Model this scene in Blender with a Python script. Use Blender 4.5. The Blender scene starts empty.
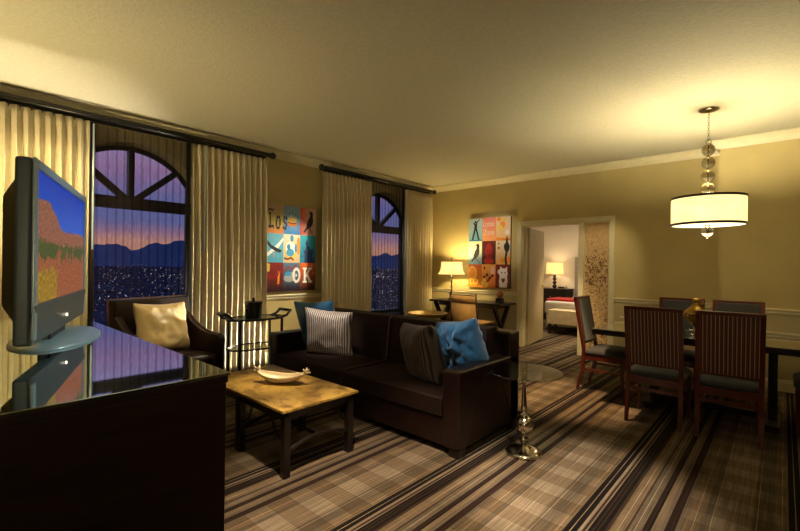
import bpy, bmesh, math, random
from mathutils import Vector, Matrix, noise
PI = math.pi
random.seed(4)
S = bpy.context.scene
COL = S.collection

# ------------------------------------------------------------------ materials
def newmat(name):
    m = bpy.data.materials.new(name); m.use_nodes = True
    nt = m.node_tree; b = nt.nodes['Principled BSDF']
    return m, nt, b

def N(nt, t, **k):
    n = nt.nodes.new(t)
    for a, v in k.items(): setattr(n, a, v)
    return n

def mat(name, col, rough=.5, metal=0., var=.12, scale=12., bump=0., bscale=None, spec=.5, sheen=0., coat=0., stretch=(1, 1, 1), trans=0., ior=1.45, emis=None, estr=0.):
    m, nt, b = newmat(name)
    tc = N(nt, 'ShaderNodeTexCoord'); mp = N(nt, 'ShaderNodeMapping'); mp.inputs['Scale'].default_value = stretch
    nt.links.new(tc.outputs['Object'], mp.inputs[0])
    no = N(nt, 'ShaderNodeTexNoise'); no.inputs['Scale'].default_value = scale; no.inputs['Detail'].default_value = 4
    nt.links.new(mp.outputs[0], no.inputs['Vector'])
    cr = N(nt, 'ShaderNodeValToRGB')
    cr.color_ramp.elements[0].position = .3; cr.color_ramp.elements[1].position = .7
    cr.color_ramp.elements[0].color = tuple(c * (1 - var) for c in col) + (1,)
    cr.color_ramp.elements[1].color = tuple(min(1, c * (1 + var)) for c in col) + (1,)
    nt.links.new(no.outputs['Fac'], cr.inputs[0]); nt.links.new(cr.outputs[0], b.inputs['Base Color'])
    b.inputs['Roughness'].default_value = rough; b.inputs['Metallic'].default_value = metal
    b.inputs['Specular IOR Level'].default_value = spec; b.inputs['IOR'].default_value = ior
    b.inputs['Sheen Weight'].default_value = sheen; b.inputs['Coat Weight'].default_value = coat
    b.inputs['Transmission Weight'].default_value = trans
    if emis: b.inputs['Emission Color'].default_value = emis + (1,); b.inputs['Emission Strength'].default_value = estr
    if bump:
        n2 = N(nt, 'ShaderNodeTexNoise'); n2.inputs['Scale'].default_value = bscale or scale * 5; n2.inputs['Detail'].default_value = 3
        nt.links.new(mp.outputs[0], n2.inputs['Vector'])
        bp = N(nt, 'ShaderNodeBump'); bp.inputs['Strength'].default_value = bump; bp.inputs['Distance'].default_value = .01
        nt.links.new(n2.outputs['Fac'], bp.inputs['Height']); nt.links.new(bp.outputs[0], b.inputs['Normal'])
    return m

def ramp(nt, src, stops, interp='CONSTANT'):
    cr = N(nt, 'ShaderNodeValToRGB'); r = cr.color_ramp; r.interpolation = interp
    while len(r.elements) > 1: r.elements.remove(r.elements[-1])
    r.elements[0].position = stops[0][0]; r.elements[0].color = tuple(stops[0][1]) + (1,)
    for p, c in stops[1:]:
        e = r.elements.new(p); e.color = tuple(c) + (1,)
    nt.links.new(src, cr.inputs[0]); return cr.outputs[0]

def math_(nt, op, a, b=None, c=None):
    n = N(nt, 'ShaderNodeMath', operation=op)
    for i, v in enumerate((a, b, c)):
        if v is None: continue
        if isinstance(v, (int, float)): n.inputs[i].default_value = v
        else: nt.links.new(v, n.inputs[i])
    return n.outputs[0]

def mixc(nt, fac, a, b, mode='MIX'):
    n = N(nt, 'ShaderNodeMix', data_type='RGBA', blend_type=mode)
    for i, v in ((0, fac), (6, a), (7, b)):
        if isinstance(v, (int, float)): n.inputs[i].default_value = v
        elif isinstance(v, tuple): n.inputs[i].default_value = v + (1,) if len(v) == 3 else v
        else: nt.links.new(v, n.inputs[i])
    return n.outputs[2]

def carpet_mat():
    m, nt, b = newmat('plaid_carpet')
    tc = N(nt, 'ShaderNodeTexCoord'); sp = N(nt, 'ShaderNodeSeparateXYZ'); nt.links.new(tc.outputs['Object'], sp.inputs[0])
    X, Y = sp.outputs[0], sp.outputs[1]
    fx = math_(nt, 'FRACT', math_(nt, 'DIVIDE', math_(nt, 'ADD', X, .850 + .885 * 20), .885))
    lt = (.38, .285, .185); mid = (.27, .185, .105); dk = (.010, .005, .003); br = (.062, .034, .018); rd = (.032, .012, .007); gr = (.20, .15, .095); hi = (.60, .46, .30)
    st = [(0, dk), (.028, hi), (.033, dk), (.066, lt), (.085, br), (.098, lt), (.108, dk), (.128, br), (.134, dk), (.152, br), (.158, dk), (.18, br), (.2, mid), (.235, hi), (.24, mid), (.27, br), (.285, gr),
          (.31, hi), (.315, gr), (.345, rd), (.365, br), (.37, dk), (.385, mid), (.42, gr), (.445, rd), (.47, br), (.475, rd), (.49, gr), (.52, mid), (.56, hi), (.564, mid), (.60, gr), (.64, hi), (.644, lt), (.74, hi), (.744, lt), (.83, gr), (.85, hi), (.854, gr), (.93, mid), (.965, hi), (.969, mid)]
    # ColorRamp holds 32 stops: split in two
    a = ramp(nt, fx, st[:26]); c = ramp(nt, fx, [st[25]] + st[26:])
    col = mixc(nt, math_(nt, 'GREATER_THAN', fx, st[26][0]), a, c)
    fy = math_(nt, 'FRACT', math_(nt, 'DIVIDE', math_(nt, 'ADD', Y, 5.15), .275))
    bandv = ramp(nt, fy, [(0, (1.05, 1.05, 1.05)), (.485, (.56, .51, .45)), (.50, (.74, .69, .62)), (.985, (.5, .46, .42))])
    # the cross bands only read on the plain zones between dark groups
    zone = ramp(nt, fx, [(0, (0, 0, 0)), (.19, (.3, .3, .3)), (.34, (.12, .12, .12)), (.5, (.85, .85, .85)), (.99, (0, 0, 0))])
    col = mixc(nt, zone, col, mixc(nt, 1., col, bandv, 'MULTIPLY'))
    no = N(nt, 'ShaderNodeTexNoise'); no.inputs['Scale'].default_value = 260; nt.links.new(tc.outputs['Object'], no.inputs['Vector'])
    mp = N(nt, 'ShaderNodeMapping'); mp.inputs['Scale'].default_value = (90, 3, 1); nt.links.new(tc.outputs['Object'], mp.inputs[0])
    n3 = N(nt, 'ShaderNodeTexNoise'); n3.inputs['Scale'].default_value = 1; nt.links.new(mp.outputs[0], n3.inputs['Vector'])
    mp2 = N(nt, 'ShaderNodeMapping'); mp2.inputs['Scale'].default_value = (3, 70, 1); nt.links.new(tc.outputs['Object'], mp2.inputs[0])
    n4 = N(nt, 'ShaderNodeTexNoise'); n4.inputs['Scale'].default_value = 1; nt.links.new(mp2.outputs[0], n4.inputs['Vector'])
    g = math_(nt, 'MULTIPLY_ADD', n3.outputs['Fac'], 1.5, .25)
    g2 = math_(nt, 'MULTIPLY', g, math_(nt, 'MULTIPLY_ADD', n4.outputs['Fac'], .4, .8))
    gm = math_(nt, 'MULTIPLY', g2, math_(nt, 'MULTIPLY_ADD', no.outputs['Fac'], .3, .27))
    cc = N(nt, 'ShaderNodeCombineColor')
    for i in range(3): nt.links.new(gm, cc.inputs[i])
    col = mixc(nt, 1., col, cc.outputs[0], 'MULTIPLY')
    nt.links.new(col, b.inputs['Base Color']); b.inputs['Roughness'].default_value = .95; b.inputs['Specular IOR Level'].default_value = .15
    bp = N(nt, 'ShaderNodeBump'); bp.inputs['Strength'].default_value = .4; bp.inputs['Distance'].default_value = .01
    nt.links.new(no.outputs['Fac'], bp.inputs['Height']); nt.links.new(bp.outputs[0], b.inputs['Normal'])
    return m

def stripe_mat(name, axis, per, stops, rough=.6, sheen=0.):
    m, nt, b = newmat(name)
    tc = N(nt, 'ShaderNodeTexCoord'); sp = N(nt, 'ShaderNodeSeparateXYZ'); nt.links.new(tc.outputs['Object'], sp.inputs[0])
    f = math_(nt, 'FRACT', math_(nt, 'DIVIDE', math_(nt, 'ADD', sp.outputs[axis], 10.), per))
    nt.links.new(ramp(nt, f, stops), b.inputs['Base Color']); b.inputs['Roughness'].default_value = rough; b.inputs['Sheen Weight'].default_value = sheen
    return m

def rib_mat(name, c1, c2, rough=.35, per=.014):
    # satin with fine wavering vertical ribs
    m, nt, b = newmat(name)
    tc = N(nt, 'ShaderNodeTexCoord'); w = N(nt, 'ShaderNodeTexWave', wave_type='BANDS', bands_direction='X')
    w.inputs['Scale'].default_value = .314 / per; w.inputs['Distortion'].default_value = 1.; w.inputs['Detail'].default_value = 1; w.inputs['Detail Scale'].default_value = 14.
    nt.links.new(tc.outputs['Object'], w.inputs['Vector'])
    nt.links.new(ramp(nt, w.outputs['Fac'], [(0.2, c1), (.65, c2)], 'LINEAR'), b.inputs['Base Color'])
    b.inputs['Roughness'].default_value = rough; b.inputs['Sheen Weight'].default_value = .1
    bp = N(nt, 'ShaderNodeBump'); bp.inputs['Strength'].default_value = .5; bp.inputs['Distance'].default_value = .004
    nt.links.new(w.outputs['Fac'], bp.inputs['Height']); nt.links.new(bp.outputs[0], b.inputs['Normal'])
    return m

def grad_mat(name, c1, c2, axis=2, blot=.25, sc=5., c3=None):
    # printed art: blend of two inks with blotches, in the print's own coordinates
    m, nt, b = newmat(name)
    tc = N(nt, 'ShaderNodeTexCoord'); sp = N(nt, 'ShaderNodeSeparateXYZ'); nt.links.new(tc.outputs['Generated'], sp.inputs[0])
    no = N(nt, 'ShaderNodeTexNoise'); no.inputs['Scale'].default_value = sc; no.inputs['Detail'].default_value = 3
    nt.links.new(tc.outputs['Generated'], no.inputs['Vector'])
    v = math_(nt, 'ADD', sp.outputs[axis], math_(nt, 'MULTIPLY', math_(nt, 'SUBTRACT', no.outputs['Fac'], .5), blot * 4))
    c1, c2, c3 = [c and tuple(x ** 1.3 for x in c) for c in (c1, c2, c3)]
    st = [(0, c1), (1, c2)] if c3 is None else [(0, c1), (.5, c2), (1, c3)]
    nt.links.new(ramp(nt, v, st, 'LINEAR'), b.inputs['Base Color']); b.inputs['Roughness'].default_value = .45
    return m

def glassy(name, col=(1, 1, 1), alpha=.12, rough=.02, tint=(1, 1, 1)):
    # thin glass: mostly see-through with a real mirror sheen by Fresnel
    m, nt, b = newmat(name)
    nt.nodes.remove(b); out = nt.nodes['Material Output']
    t = N(nt, 'ShaderNodeBsdfTransparent'); t.inputs[0].default_value = tint + (1,)
    g = N(nt, 'ShaderNodeBsdfGlossy'); g.inputs['Roughness'].default_value = rough; g.inputs[0].default_value = col + (1,)
    fr = N(nt, 'ShaderNodeFresnel'); fr.inputs[0].default_value = 1.5
    no = N(nt, 'ShaderNodeTexNoise'); no.inputs['Scale'].default_value = 3
    ge = N(nt, 'ShaderNodeNewGeometry')
    f = math_(nt, 'ADD', math_(nt, 'MULTIPLY', fr.outputs[0], 1.2), math_(nt, 'MULTIPLY', no.outputs['Fac'], alpha))
    f = math_(nt, 'MULTIPLY', f, math_(nt, 'SUBTRACT', 1., ge.outputs['Backfacing']))
    mx = N(nt, 'ShaderNodeMixShader'); nt.links.new(f, mx.inputs[0]); nt.links.new(t.outputs[0], mx.inputs[1]); nt.links.new(g.outputs[0], mx.inputs[2])
    nt.links.new(mx.outputs[0], out.inputs[0])
    return m

def shade_mat(name, col, estr):
    m, nt, b = newmat(name)
    b.inputs['Base Color'].default_value = col + (1,); b.inputs['Roughness'].default_value = .8
    tc = N(nt, 'ShaderNodeTexCoord'); no = N(nt, 'ShaderNodeTexNoise'); no.inputs['Scale'].default_value = 60
    nt.links.new(tc.outputs['Object'], no.inputs['Vector'])
    b.inputs['Emission Color'].default_value = col + (1,)
    nt.links.new(math_(nt, 'MULTIPLY', math_(nt, 'MULTIPLY_ADD', no.outputs['Fac'], .15, .92), estr), b.inputs['Emission Strength'])
    return m

def fabric_shade(name, col, estr, leak):
    m = shade_mat(name, col, estr); nt = m.node_tree; b = nt.nodes['Principled BSDF']; b.inputs['Alpha'].default_value = 1 - leak
    return m

def sheer_mat():
    m, nt, b = newmat('sheer_voile')
    nt.nodes.remove(b); out = nt.nodes['Material Output']
    t = N(nt, 'ShaderNodeBsdfTransparent'); t.inputs[0].default_value = (.86, .87, 1, 1)
    d = N(nt, 'ShaderNodeBsdfDiffuse'); d.inputs[0].default_value = (.030, .021, .017, 1)
    lw = N(nt, 'ShaderNodeLayerWeight'); lw.inputs[0].default_value = .5
    no = N(nt, 'ShaderNodeTexNoise'); no.inputs['Scale'].default_value = 40
    f = math_(nt, 'ADD', math_(nt, 'MULTIPLY', lw.outputs['Facing'], .60), math_(nt, 'MULTIPLY', no.outputs['Fac'], .72))
    mx = N(nt, 'ShaderNodeMixShader'); nt.links.new(f, mx.inputs[0]); nt.links.new(t.outputs[0], mx.inputs[1]); nt.links.new(d.outputs[0], mx.inputs[2])
    nt.links.new(mx.outputs[0], out.inputs[0])
    return m

M = {}
M['wall'] = mat('gold_tan_wallcovering', (.57, .455, .195), .75, var=.05, scale=3, bump=.15, bscale=300)
M['wall_dado'] = mat('pale_dado_paint', (.56, .47, .25), .7, var=.04, scale=3)
M['bedwall'] = mat('cream_bedroom_paint', (.74, .66, .52), .8, var=.03, scale=2)
M['ceiling'] = mat('stippled_ceiling', (.60, .55, .38), .85, var=.05, scale=30, bump=.5, bscale=55)
M['trim'] = mat('cream_painted_trim', (.80, .71, .45), .4, var=.04)
M['carpet'] = carpet_mat()
M['door'] = mat('taupe_painted_door', (.44, .36, .19), .4, var=.05)
M['drape'] = mat('cream_gold_drapery', (.62, .53, .33), .5, var=.05, scale=20, sheen=.15, bump=.1, bscale=120)
M['sheer'] = sheer_mat()
M['edge_strip'] = mat('dark_strip_cloth', (.030, .026, .026), .8)  # dark tone of the strips added along the sheers' edges
M['blackmetal'] = mat('black_metal', (.012, .011, .010), .35, .3)
M['winframe'] = mat('dark_window_frame', (.018, .024, .032), .45, var=.1)
M['glasspane'] = glassy('window_glass', alpha=.0, tint=(.93, .95, 1))
M['silver'] = mat('silver_plastic', (.38, .47, .49), .3, .2, var=.05)
M['tvgrey'] = mat('tv_grey_shell', (.10, .115, .115), .4, .2, var=.05)
M['tvblack'] = mat('black_plastic', (.012, .012, .013), .35, var=.05)
M['espresso'] = mat('espresso_wood', (.016, .007, .0045), .35, var=.3, scale=6, stretch=(1, 1, 9), bump=.05)
M['espresso2'] = mat('dark_wood', (.009, .0055, .004), .3, var=.3, scale=6, stretch=(1, 1, 8))
M['mahogany'] = mat('red_brown_wood', (.080, .012, .006), .28, var=.3, scale=8, stretch=(1, 1, .2), coat=.3)
M['tabletopglass'] = mat('mirror_glass_top', (.66, .80, .84), .03, 1., var=.02)
M['dinetop'] = mat('smoked_glass_top', (.06, .065, .05), .06, var=.05, spec=.9, coat=.8, ior=1.9)
M['leather'] = mat('brown_leather', (.011, .0036, .0024), .36, var=.2, scale=5, bump=.12, bscale=60)
M['darkleather'] = mat('near_black_leather', (.014, .007, .0045), .35, var=.2, scale=5, bump=.12, bscale=60, spec=.4)
M['suede'] = mat('brown_seat_fabric', (.014, .006, .0036), .7, var=.15, scale=8, spec=.2)
M['stitch'] = mat('tan_stitching', (.16, .075, .03), .6)
M['blue'] = mat('peacock_blue_satin', (.018, .085, .16), .24, var=.35, scale=4, sheen=.3, bump=.6, bscale=9)
M['bluedk'] = mat('deep_teal_satin', (.012, .075, .15), .33, var=.2, scale=5, sheen=.2, bump=.3, bscale=9)
M['rib'] = rib_mat('silver_ribbed_satin', (.02, .014, .011), (.56, .46, .40), per=.022)
M['ribdk'] = rib_mat('bronze_ribbed_satin', (.004, .003, .0025), (.10, .07, .055), per=.022)
M['goldsat'] = mat('gold_satin', (.62, .44, .17), .32, var=.06, scale=4, sheen=.3, bump=.5, bscale=9)
M['chrome'] = mat('polished_nickel', (.62, .56, .46), .12, 1., var=.03)
M['brass'] = mat('hammered_brass', (.80, .58, .22), .36, 1., var=.15, bump=.35, bscale=40)
M['clear'] = glassy('clear_glass', alpha=.05, tint=(.95, .98, .96))
M['crystal'] = mat('crystal_ball', (.98, .97, .92), .02, trans=1., ior=1.42, var=.01)
M['clearg'] = glassy('clear_glass_disc', alpha=.18, tint=(.80, .86, .80))
M['amber'] = mat('amber_glass', (.42, .25, .04), .12, .85, var=.2, scale=10, coat=.6)
M['porcelain'] = mat('ivory_ceramic', (.80, .66, .46), .28, var=.05)
M['greyfab'] = mat('slate_grey_upholstery', (.032, .033, .033), .8, var=.15, scale=150, sheen=.2)
M['stripe'] = stripe_mat('striped_chair_fabric', 0, .0275, [(0, (.022, .005, .003)), (.28, (.20, .08, .045)), (.38, (.55, .30, .20)), (.52, (.20, .08, .045)), (.60, (.03, .008, .005)), (.80, (.10, .03, .017))], .55, .2)
M['tan'] = mat('tan_leather', (.72, .42, .14), .4, var=.08)
M['brownrib'] = mat('dark_brown_leather', (.05, .02, .01), .4)
M['shade'] = fabric_shade('lit_cream_drum_shade', (1., .86, .42), 1.0, .10)
M['diffuser'] = shade_mat('lit_diffuser', (1., .86, .55), 1.6)
M['dshade'] = fabric_shade('lit_desk_lamp_shade', (1., .76, .30), 1.02, .15)
M['bshade'] = fabric_shade('lit_bedside_shade', (1., .74, .30), .62, .2)
M['bulb'] = shade_mat('lit_bulb', (1., .85, .6), 4.)
M['band'] = mat('bronze_band', (.05, .03, .015), .3, .8)
M['linen'] = mat('white_linen', (.80, .76, .70), .8, var=.03)
M['red'] = mat('crimson_throw', (.42, .012, .012), .6, var=.15, scale=20)
M['benchfab'] = mat('ivory_bench_upholstery', (.56, .46, .30), .6)
M['headfab'] = mat('grey_headboard_fabric', (.30, .26, .23), .8)
M['copper'] = mat('copper_ball', (.42, .20, .09), .35, .6, var=.25, scale=30)
M['black'] = mat('black_lacquer', (.008, .008, .009), .25)
M['white'] = mat('white_ink', (.85, .82, .76), .5, var=.02)
M['ink'] = mat('black_ink', (.012, .014, .02), .5)

def stone_mat():
    m, nt, b = newmat('golden_slate_top')
    tc = N(nt, 'ShaderNodeTexCoord'); no = N(nt, 'ShaderNodeTexNoise'); no.inputs['Scale'].default_value = 5; no.inputs['Detail'].default_value = 8; no.inputs['Distortion'].default_value = 1.4
    nt.links.new(tc.outputs['Object'], no.inputs['Vector'])
    c = ramp(nt, no.outputs['Fac'], [(.3, (.11, .055, .012)), (.44, (.26, .15, .03)), (.5, (.42, .26, .055)), (.6, (.36, .22, .05)), (.72, (.5, .33, .09))], 'LINEAR')
    vo = N(nt, 'ShaderNodeTexNoise'); vo.inputs['Scale'].default_value = 3.2; vo.inputs['Detail'].default_value = 5; vo.inputs['Distortion'].default_value = 2.5
    nt.links.new(tc.outputs['Object'], vo.inputs['Vector'])
    vein = ramp(nt, vo.outputs['Fac'], [(.47, (1, 1, 1)), (.497, (.45, .40, .32)), (.52, (1, 1, 1))], 'LINEAR')
    nt.links.new(mixc(nt, 1., c, vein, 'MULTIPLY'), b.inputs['Base Color']); b.inputs['Roughness'].default_value = .38
    return m
M['stone'] = stone_mat()

def panel_mat():
    m, nt, b = newmat('gold_scroll_wallpaper')
    tc = N(nt, 'ShaderNodeTexCoord')
    no = N(nt, 'ShaderNodeTexNoise'); no.inputs['Scale'].default_value = 40; no.inputs['Detail'].default_value = 3; no.inputs['Distortion'].default_value = 2.2
    nt.links.new(tc.outputs['Object'], no.inputs['Vector'])
    base = ramp(nt, no.outputs['Fac'], [(.36, (.55, .33, .12)), (.50, (.78, .54, .27)), (.62, (.88, .66, .38))], 'LINEAR')
    n2 = N(nt, 'ShaderNodeTexNoise'); n2.inputs['Scale'].default_value = 10; n2.inputs['Detail'].default_value = 2; n2.inputs['Distortion'].default_value = 3.5
    nt.links.new(tc.outputs['Object'], n2.inputs['Vector'])
    sp = N(nt, 'ShaderNodeSeparateXYZ'); nt.links.new(tc.outputs['Object'], sp.inputs[0])
    dens = ramp(nt, math_(nt, 'DIVIDE', sp.outputs[2], 2.2), [(0, (.50,) * 3), (.3, (.46,) * 3), (.42, (.42,) * 3), (.56, (.55,) * 3), (.68, (.52,) * 3), (.76, (.36,) * 3), (1, (.25,) * 3)], 'LINEAR')
    dark = math_(nt, 'LESS_THAN', n2.outputs['Fac'], math_(nt, 'MULTIPLY', dens, .9))
    nt.links.new(mixc(nt, math_(nt, 'MULTIPLY', dark, .85), base, (.13, .05, .02)), b.inputs['Base Color'])
    b.inputs['Roughness'].default_value = .35; b.inputs['Metallic'].default_value = .15
    return m
M['scroll'] = panel_mat()

def screen_mat():
    m, nt, b = newmat('desert_broadcast')
    tc = N(nt, 'ShaderNodeTexCoord'); sp = N(nt, 'ShaderNodeSeparateXYZ'); nt.links.new(tc.outputs['Generated'], sp.inputs[0])
    U, V = math_(nt, 'SUBTRACT', 1., sp.outputs[0]), sp.outputs[2]
    def nz(s, d=6):
        n = N(nt, 'ShaderNodeTexNoise'); n.inputs['Scale'].default_value = s; n.inputs['Detail'].default_value = d
        mp = N(nt, 'ShaderNodeMapping'); mp.inputs['Scale'].default_value = (2.6, 1, 1); nt.links.new(tc.outputs['Generated'], mp.inputs[0]); nt.links.new(mp.outputs[0], n.inputs['Vector']); return n.outputs['Fac']
    sky = ramp(nt, V, [(.5, (.005, .10, .50)), (1, (.002, .035, .36))], 'LINEAR')
    rock = ramp(nt, nz(34, 9), [(.36, (.05, .015, .012)), (.5, (.24, .08, .04)), (.66, (.44, .19, .11))], 'LINEAR')
    bush = ramp(nt, nz(42, 9), [(.38, (.008, .02, .004)), (.55, (.06, .09, .018)), (.68, (.16, .17, .05))], 'LINEAR')
    fore = ramp(nt, nz(40, 9), [(.33, (.03, .012, .008)), (.47, (.26, .06, .02)), (.6, (.40, .13, .06)), (.72, (.55, .32, .22))], 'LINEAR')
    yel = ramp(nt, nz(30), [(.4, (.12, .07, .01)), (.6, (.45, .25, .02))], 'LINEAR')
    h = ramp(nt, U, [(0, (.80,) * 3), (.10, (.80,) * 3), (.22, (.80,) * 3), (.34, (.70,) * 3), (.42, (.60,) * 3), (.6, (.60,) * 3), (.8, (.615,) * 3), (1, (.60,) * 3)], 'LINEAR')
    hn = math_(nt, 'ADD', h, math_(nt, 'MULTIPLY', math_(nt, 'SUBTRACT', nz(9), .5), .10))
    isrock = math_(nt, 'LESS_THAN', V, hn)
    col = mixc(nt, isrock, sky, rock)
    isb = math_(nt, 'LESS_THAN', V, math_(nt, 'ADD', math_(nt, 'MULTIPLY', nz(7), .22), .36))
    col = mixc(nt, isb, col, bush)
    isf = math_(nt, 'LESS_THAN', V, math_(nt, 'ADD', math_(nt, 'MULTIPLY', nz(6), .5), .10))
    col = mixc(nt, isf, col, fore)
    isy = math_(nt, 'MULTIPLY', math_(nt, 'LESS_THAN', V, math_(nt, 'MULTIPLY', nz(5), .5)), math_(nt, 'LESS_THAN', U, .35))
    col = mixc(nt, isy, col, yel)
    b.inputs['Base Color'].default_value = (.01, .01, .01, 1); b.inputs['Roughness'].default_value = .3
    nt.links.new(col, b.inputs['Emission Color']); b.inputs['Emission Strength'].default_value = .95
    return m
M['screen'] = screen_mat()

# ------------------------------------------------------------------ helpers
ORG = {}
def thing(name, label, cat, loc=(0, 0, 0), rz=0., group=None):
    o = bpy.data.objects.new(name, None); COL.objects.link(o); o.empty_display_size = .1
    o.location = loc; o.rotation_euler = (0, 0, rz); o['label'] = label; o['category'] = cat
    if group: o['group'] = group
    return o

def tag(o, label, cat, group=None, kind=None):
    o['label'] = label; o['category'] = cat
    if group: o['group'] = group
    if kind: o['kind'] = kind
    return o

def obj(name, bm, m, parent=None, smooth=False, bevel=0., solid=0., sub=0, world=False, ang=35):
    bmesh.ops.recalc_face_normals(bm, faces=bm.faces[:])
    me = bpy.data.meshes.new(name)
    if world and parent is not None:
        p = parent; off = Vector((0, 0, 0))
        while p is not None: off += Vector(p.location); p = p.parent
        bmesh.ops.translate(bm, verts=bm.verts, vec=-off)
    bm.to_mesh(me); bm.free()
    o = bpy.data.objects.new(name, me); COL.objects.link(o)
    for mm in (m if isinstance(m, list) else [m]): me.materials.append(mm)
    if parent is not None: o.parent = parent
    if smooth:
        for p in me.polygons: p.use_smooth = True
    if solid:
        md = o.modifiers.new('s', 'SOLIDIFY'); md.thickness = solid; md.offset = 0
    if bevel:
        md = o.modifiers.new('b', 'BEVEL'); md.width = bevel; md.segments = 3; md.limit_method = 'ANGLE'; md.angle_limit = math.radians(ang)
        for p in me.polygons: p.use_smooth = True
        w = o.modifiers.new('w', 'WEIGHTED_NORMAL')
    if sub:
        md = o.modifiers.new('u', 'SUBSURF'); md.levels = sub; md.render_levels = sub
    return o

def struct(name, bm, m, **k):
    o = obj(name, bm, m, **k); o['kind'] = 'structure'; return o

def B(*boxes):
    bm = bmesh.new()
    for b in boxes: addbox(bm, *b)
    return bm

def addbox(bm, x0, x1, y0, y1, z0, z1, mtx=None):
    vs = [bm.verts.new(v) for v in ((x0, y0, z0), (x1, y0, z0), (x1, y1, z0), (x0, y1, z0), (x0, y0, z1), (x1, y0, z1), (x1, y1, z1), (x0, y1, z1))]
    if mtx is not None:
        for v in vs: v.co = mtx @ v.co
    for f in ((0, 3, 2, 1), (4, 5, 6, 7), (0, 1, 5, 4), (1, 2, 6, 5), (2, 3, 7, 6), (3, 0, 4, 7)): bm.faces.new([vs[i] for i in f])
    return vs

def beam(bm, a, b, w, d=None, w2=None, d2=None, up=(0, 0, 1)):
    # square bar from a to b, width w (across), depth d; optional end size
    a = Vector(a); b = Vector(b); d = d or w; w2 = w2 or w; d2 = d2 or d
    t = (b - a).normalized(); u = Vector(up)
    if abs(t.dot(u)) > .95: u = Vector((0, 1, 0))
    s = t.cross(u).normalized(); q = s.cross(t).normalized()
    vs = []
    for p, ww, dd in ((a, w, d), (b, w2, d2)):
        for i, j in ((-1, -1), (1, -1), (1, 1), (-1, 1)): vs.append(bm.verts.new(p + s * (i * ww / 2) + q * (j * dd / 2)))
    for f in ((0, 3, 2, 1), (4, 5, 6, 7), (0, 1, 5, 4), (1, 2, 6, 5), (2, 3, 7, 6), (3, 0, 4, 7)): bm.faces.new([vs[i] for i in f])

def tube(bm, pts, r, seg=10, caps=True):
    pts = [Vector(p) for p in pts]; rs = r if isinstance(r, (list, tuple)) else [r] * len(pts)
    rings = []; prev = None
    for i, p in enumerate(pts):
        t = (pts[min(i + 1, len(pts) - 1)] - pts[max(i - 1, 0)]).normalized()
        u = prev if prev is not None else (Vector((0, 0, 1)) if abs(t.z) < .9 else Vector((1, 0, 0)))
        s = t.cross(u)
        if s.length < 1e-4: s = t.cross(Vector((0, 1, 0)))
        s.normalize(); q = s.cross(t).normalized(); prev = q
        rings.append([bm.verts.new(p + (s * math.cos(2 * PI * k / seg) + q * math.sin(2 * PI * k / seg)) * rs[i]) for k in range(seg)])
    for a, b in zip(rings, rings[1:]):
        for k in range(seg): bm.faces.new((a[k], a[(k + 1) % seg], b[(k + 1) % seg], b[k]))
    if caps: bm.faces.new(rings[0][::-1]); bm.faces.new(rings[-1])

def lathe(bm, prof, c=(0, 0, 0), seg=32, sx=1., sy=1., sq=0.):
    rings = []
    for r, z in prof:
        if r < 1e-5: rings.append([bm.verts.new((c[0], c[1], c[2] + z))]); continue
        ring = []
        for k in range(seg):
            a = 2 * PI * k / seg; rr = r
            if sq: rr = r / (abs(math.cos(a)) ** sq + abs(math.sin(a)) ** sq) ** (1 / sq)
            ring.append(bm.verts.new((c[0] + rr * sx * math.cos(a), c[1] + rr * sy * math.sin(a), c[2] + z)))
        rings.append(ring)
    for a, b in zip(rings, rings[1:]):
        for k in range(seg):
            k2 = (k + 1) % seg
            if len(a) == 1 and len(b) == 1: continue
            if len(a) == 1: bm.faces.new((a[0], b[k2], b[k]))
            elif len(b) == 1: bm.faces.new((a[k], a[k2], b[0]))
            else: bm.faces.new((a[k], a[k2], b[k2], b[k]))
    return bm

def L(prof, c=(0, 0, 0), **k): return lathe(bmesh.new(), prof, c, **k)

def ball(bm, c, r, n=12, sz=1.):
    lathe(bm, [(r * math.sin(PI * i / n), -r * sz * math.cos(PI * i / n)) for i in range(n + 1)], c, seg=n * 2)

def prism(bm, poly, h, fn):
    # poly 2D list, extruded by h; fn(u, v, w)->xyz
    a = [bm.verts.new(fn(u, v, 0)) for u, v in poly]; b = [bm.verts.new(fn(u, v, h)) for u, v in poly]
    n = len(poly); bm.faces.new(a[::-1]); bm.faces.new(b)
    for i in range(n): bm.faces.new((a[i], a[(i + 1) % n], b[(i + 1) % n], b[i]))

def pillow_bm(w, h, t, seed=0, n=18, wr=.012):
    bm = bmesh.new(); g = {}
    for s in (1, -1):
        for i in range(n + 1):
            for j in range(n + 1):
                u = i / n * 2 - 1; v = j / n * 2 - 1
                if s == -1 and (i in (0, n) or j in (0, n)): g[(s, i, j)] = g[(1, i, j)]; continue
                e = (1 - u ** 4) * (1 - v ** 4)
                z = t / 2 * s * max(0, e) ** .55
                z += wr * (noise.noise(Vector((u * 2.2 + seed, v * 2.2, s * 3.))) + .7 * noise.noise(Vector((u * 4.5 + seed, v * 4.5 + 7, s * 2.))) + .35 * noise.noise(Vector((u * 10 + v * 4 + seed, v * 7 + 3, s * 2.)))) * min(1, e * 3)
                pin = .10
                x = w / 2 * u * (1 - pin * (1 - v * v) * abs(u)); y = h / 2 * v * (1 - pin * (1 - u * u) * abs(v))
                g[(s, i, j)] = bm.verts.new((x, z, y))
    for s in (1, -1):
        for i in range(n):
            for j in range(n):
                f = [g[(s, i, j)], g[(s, i + 1, j)], g[(s, i + 1, j + 1)], g[(s, i, j + 1)]]
                bm.faces.new(f if s == 1 else f[::-1])
    return bm

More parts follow.
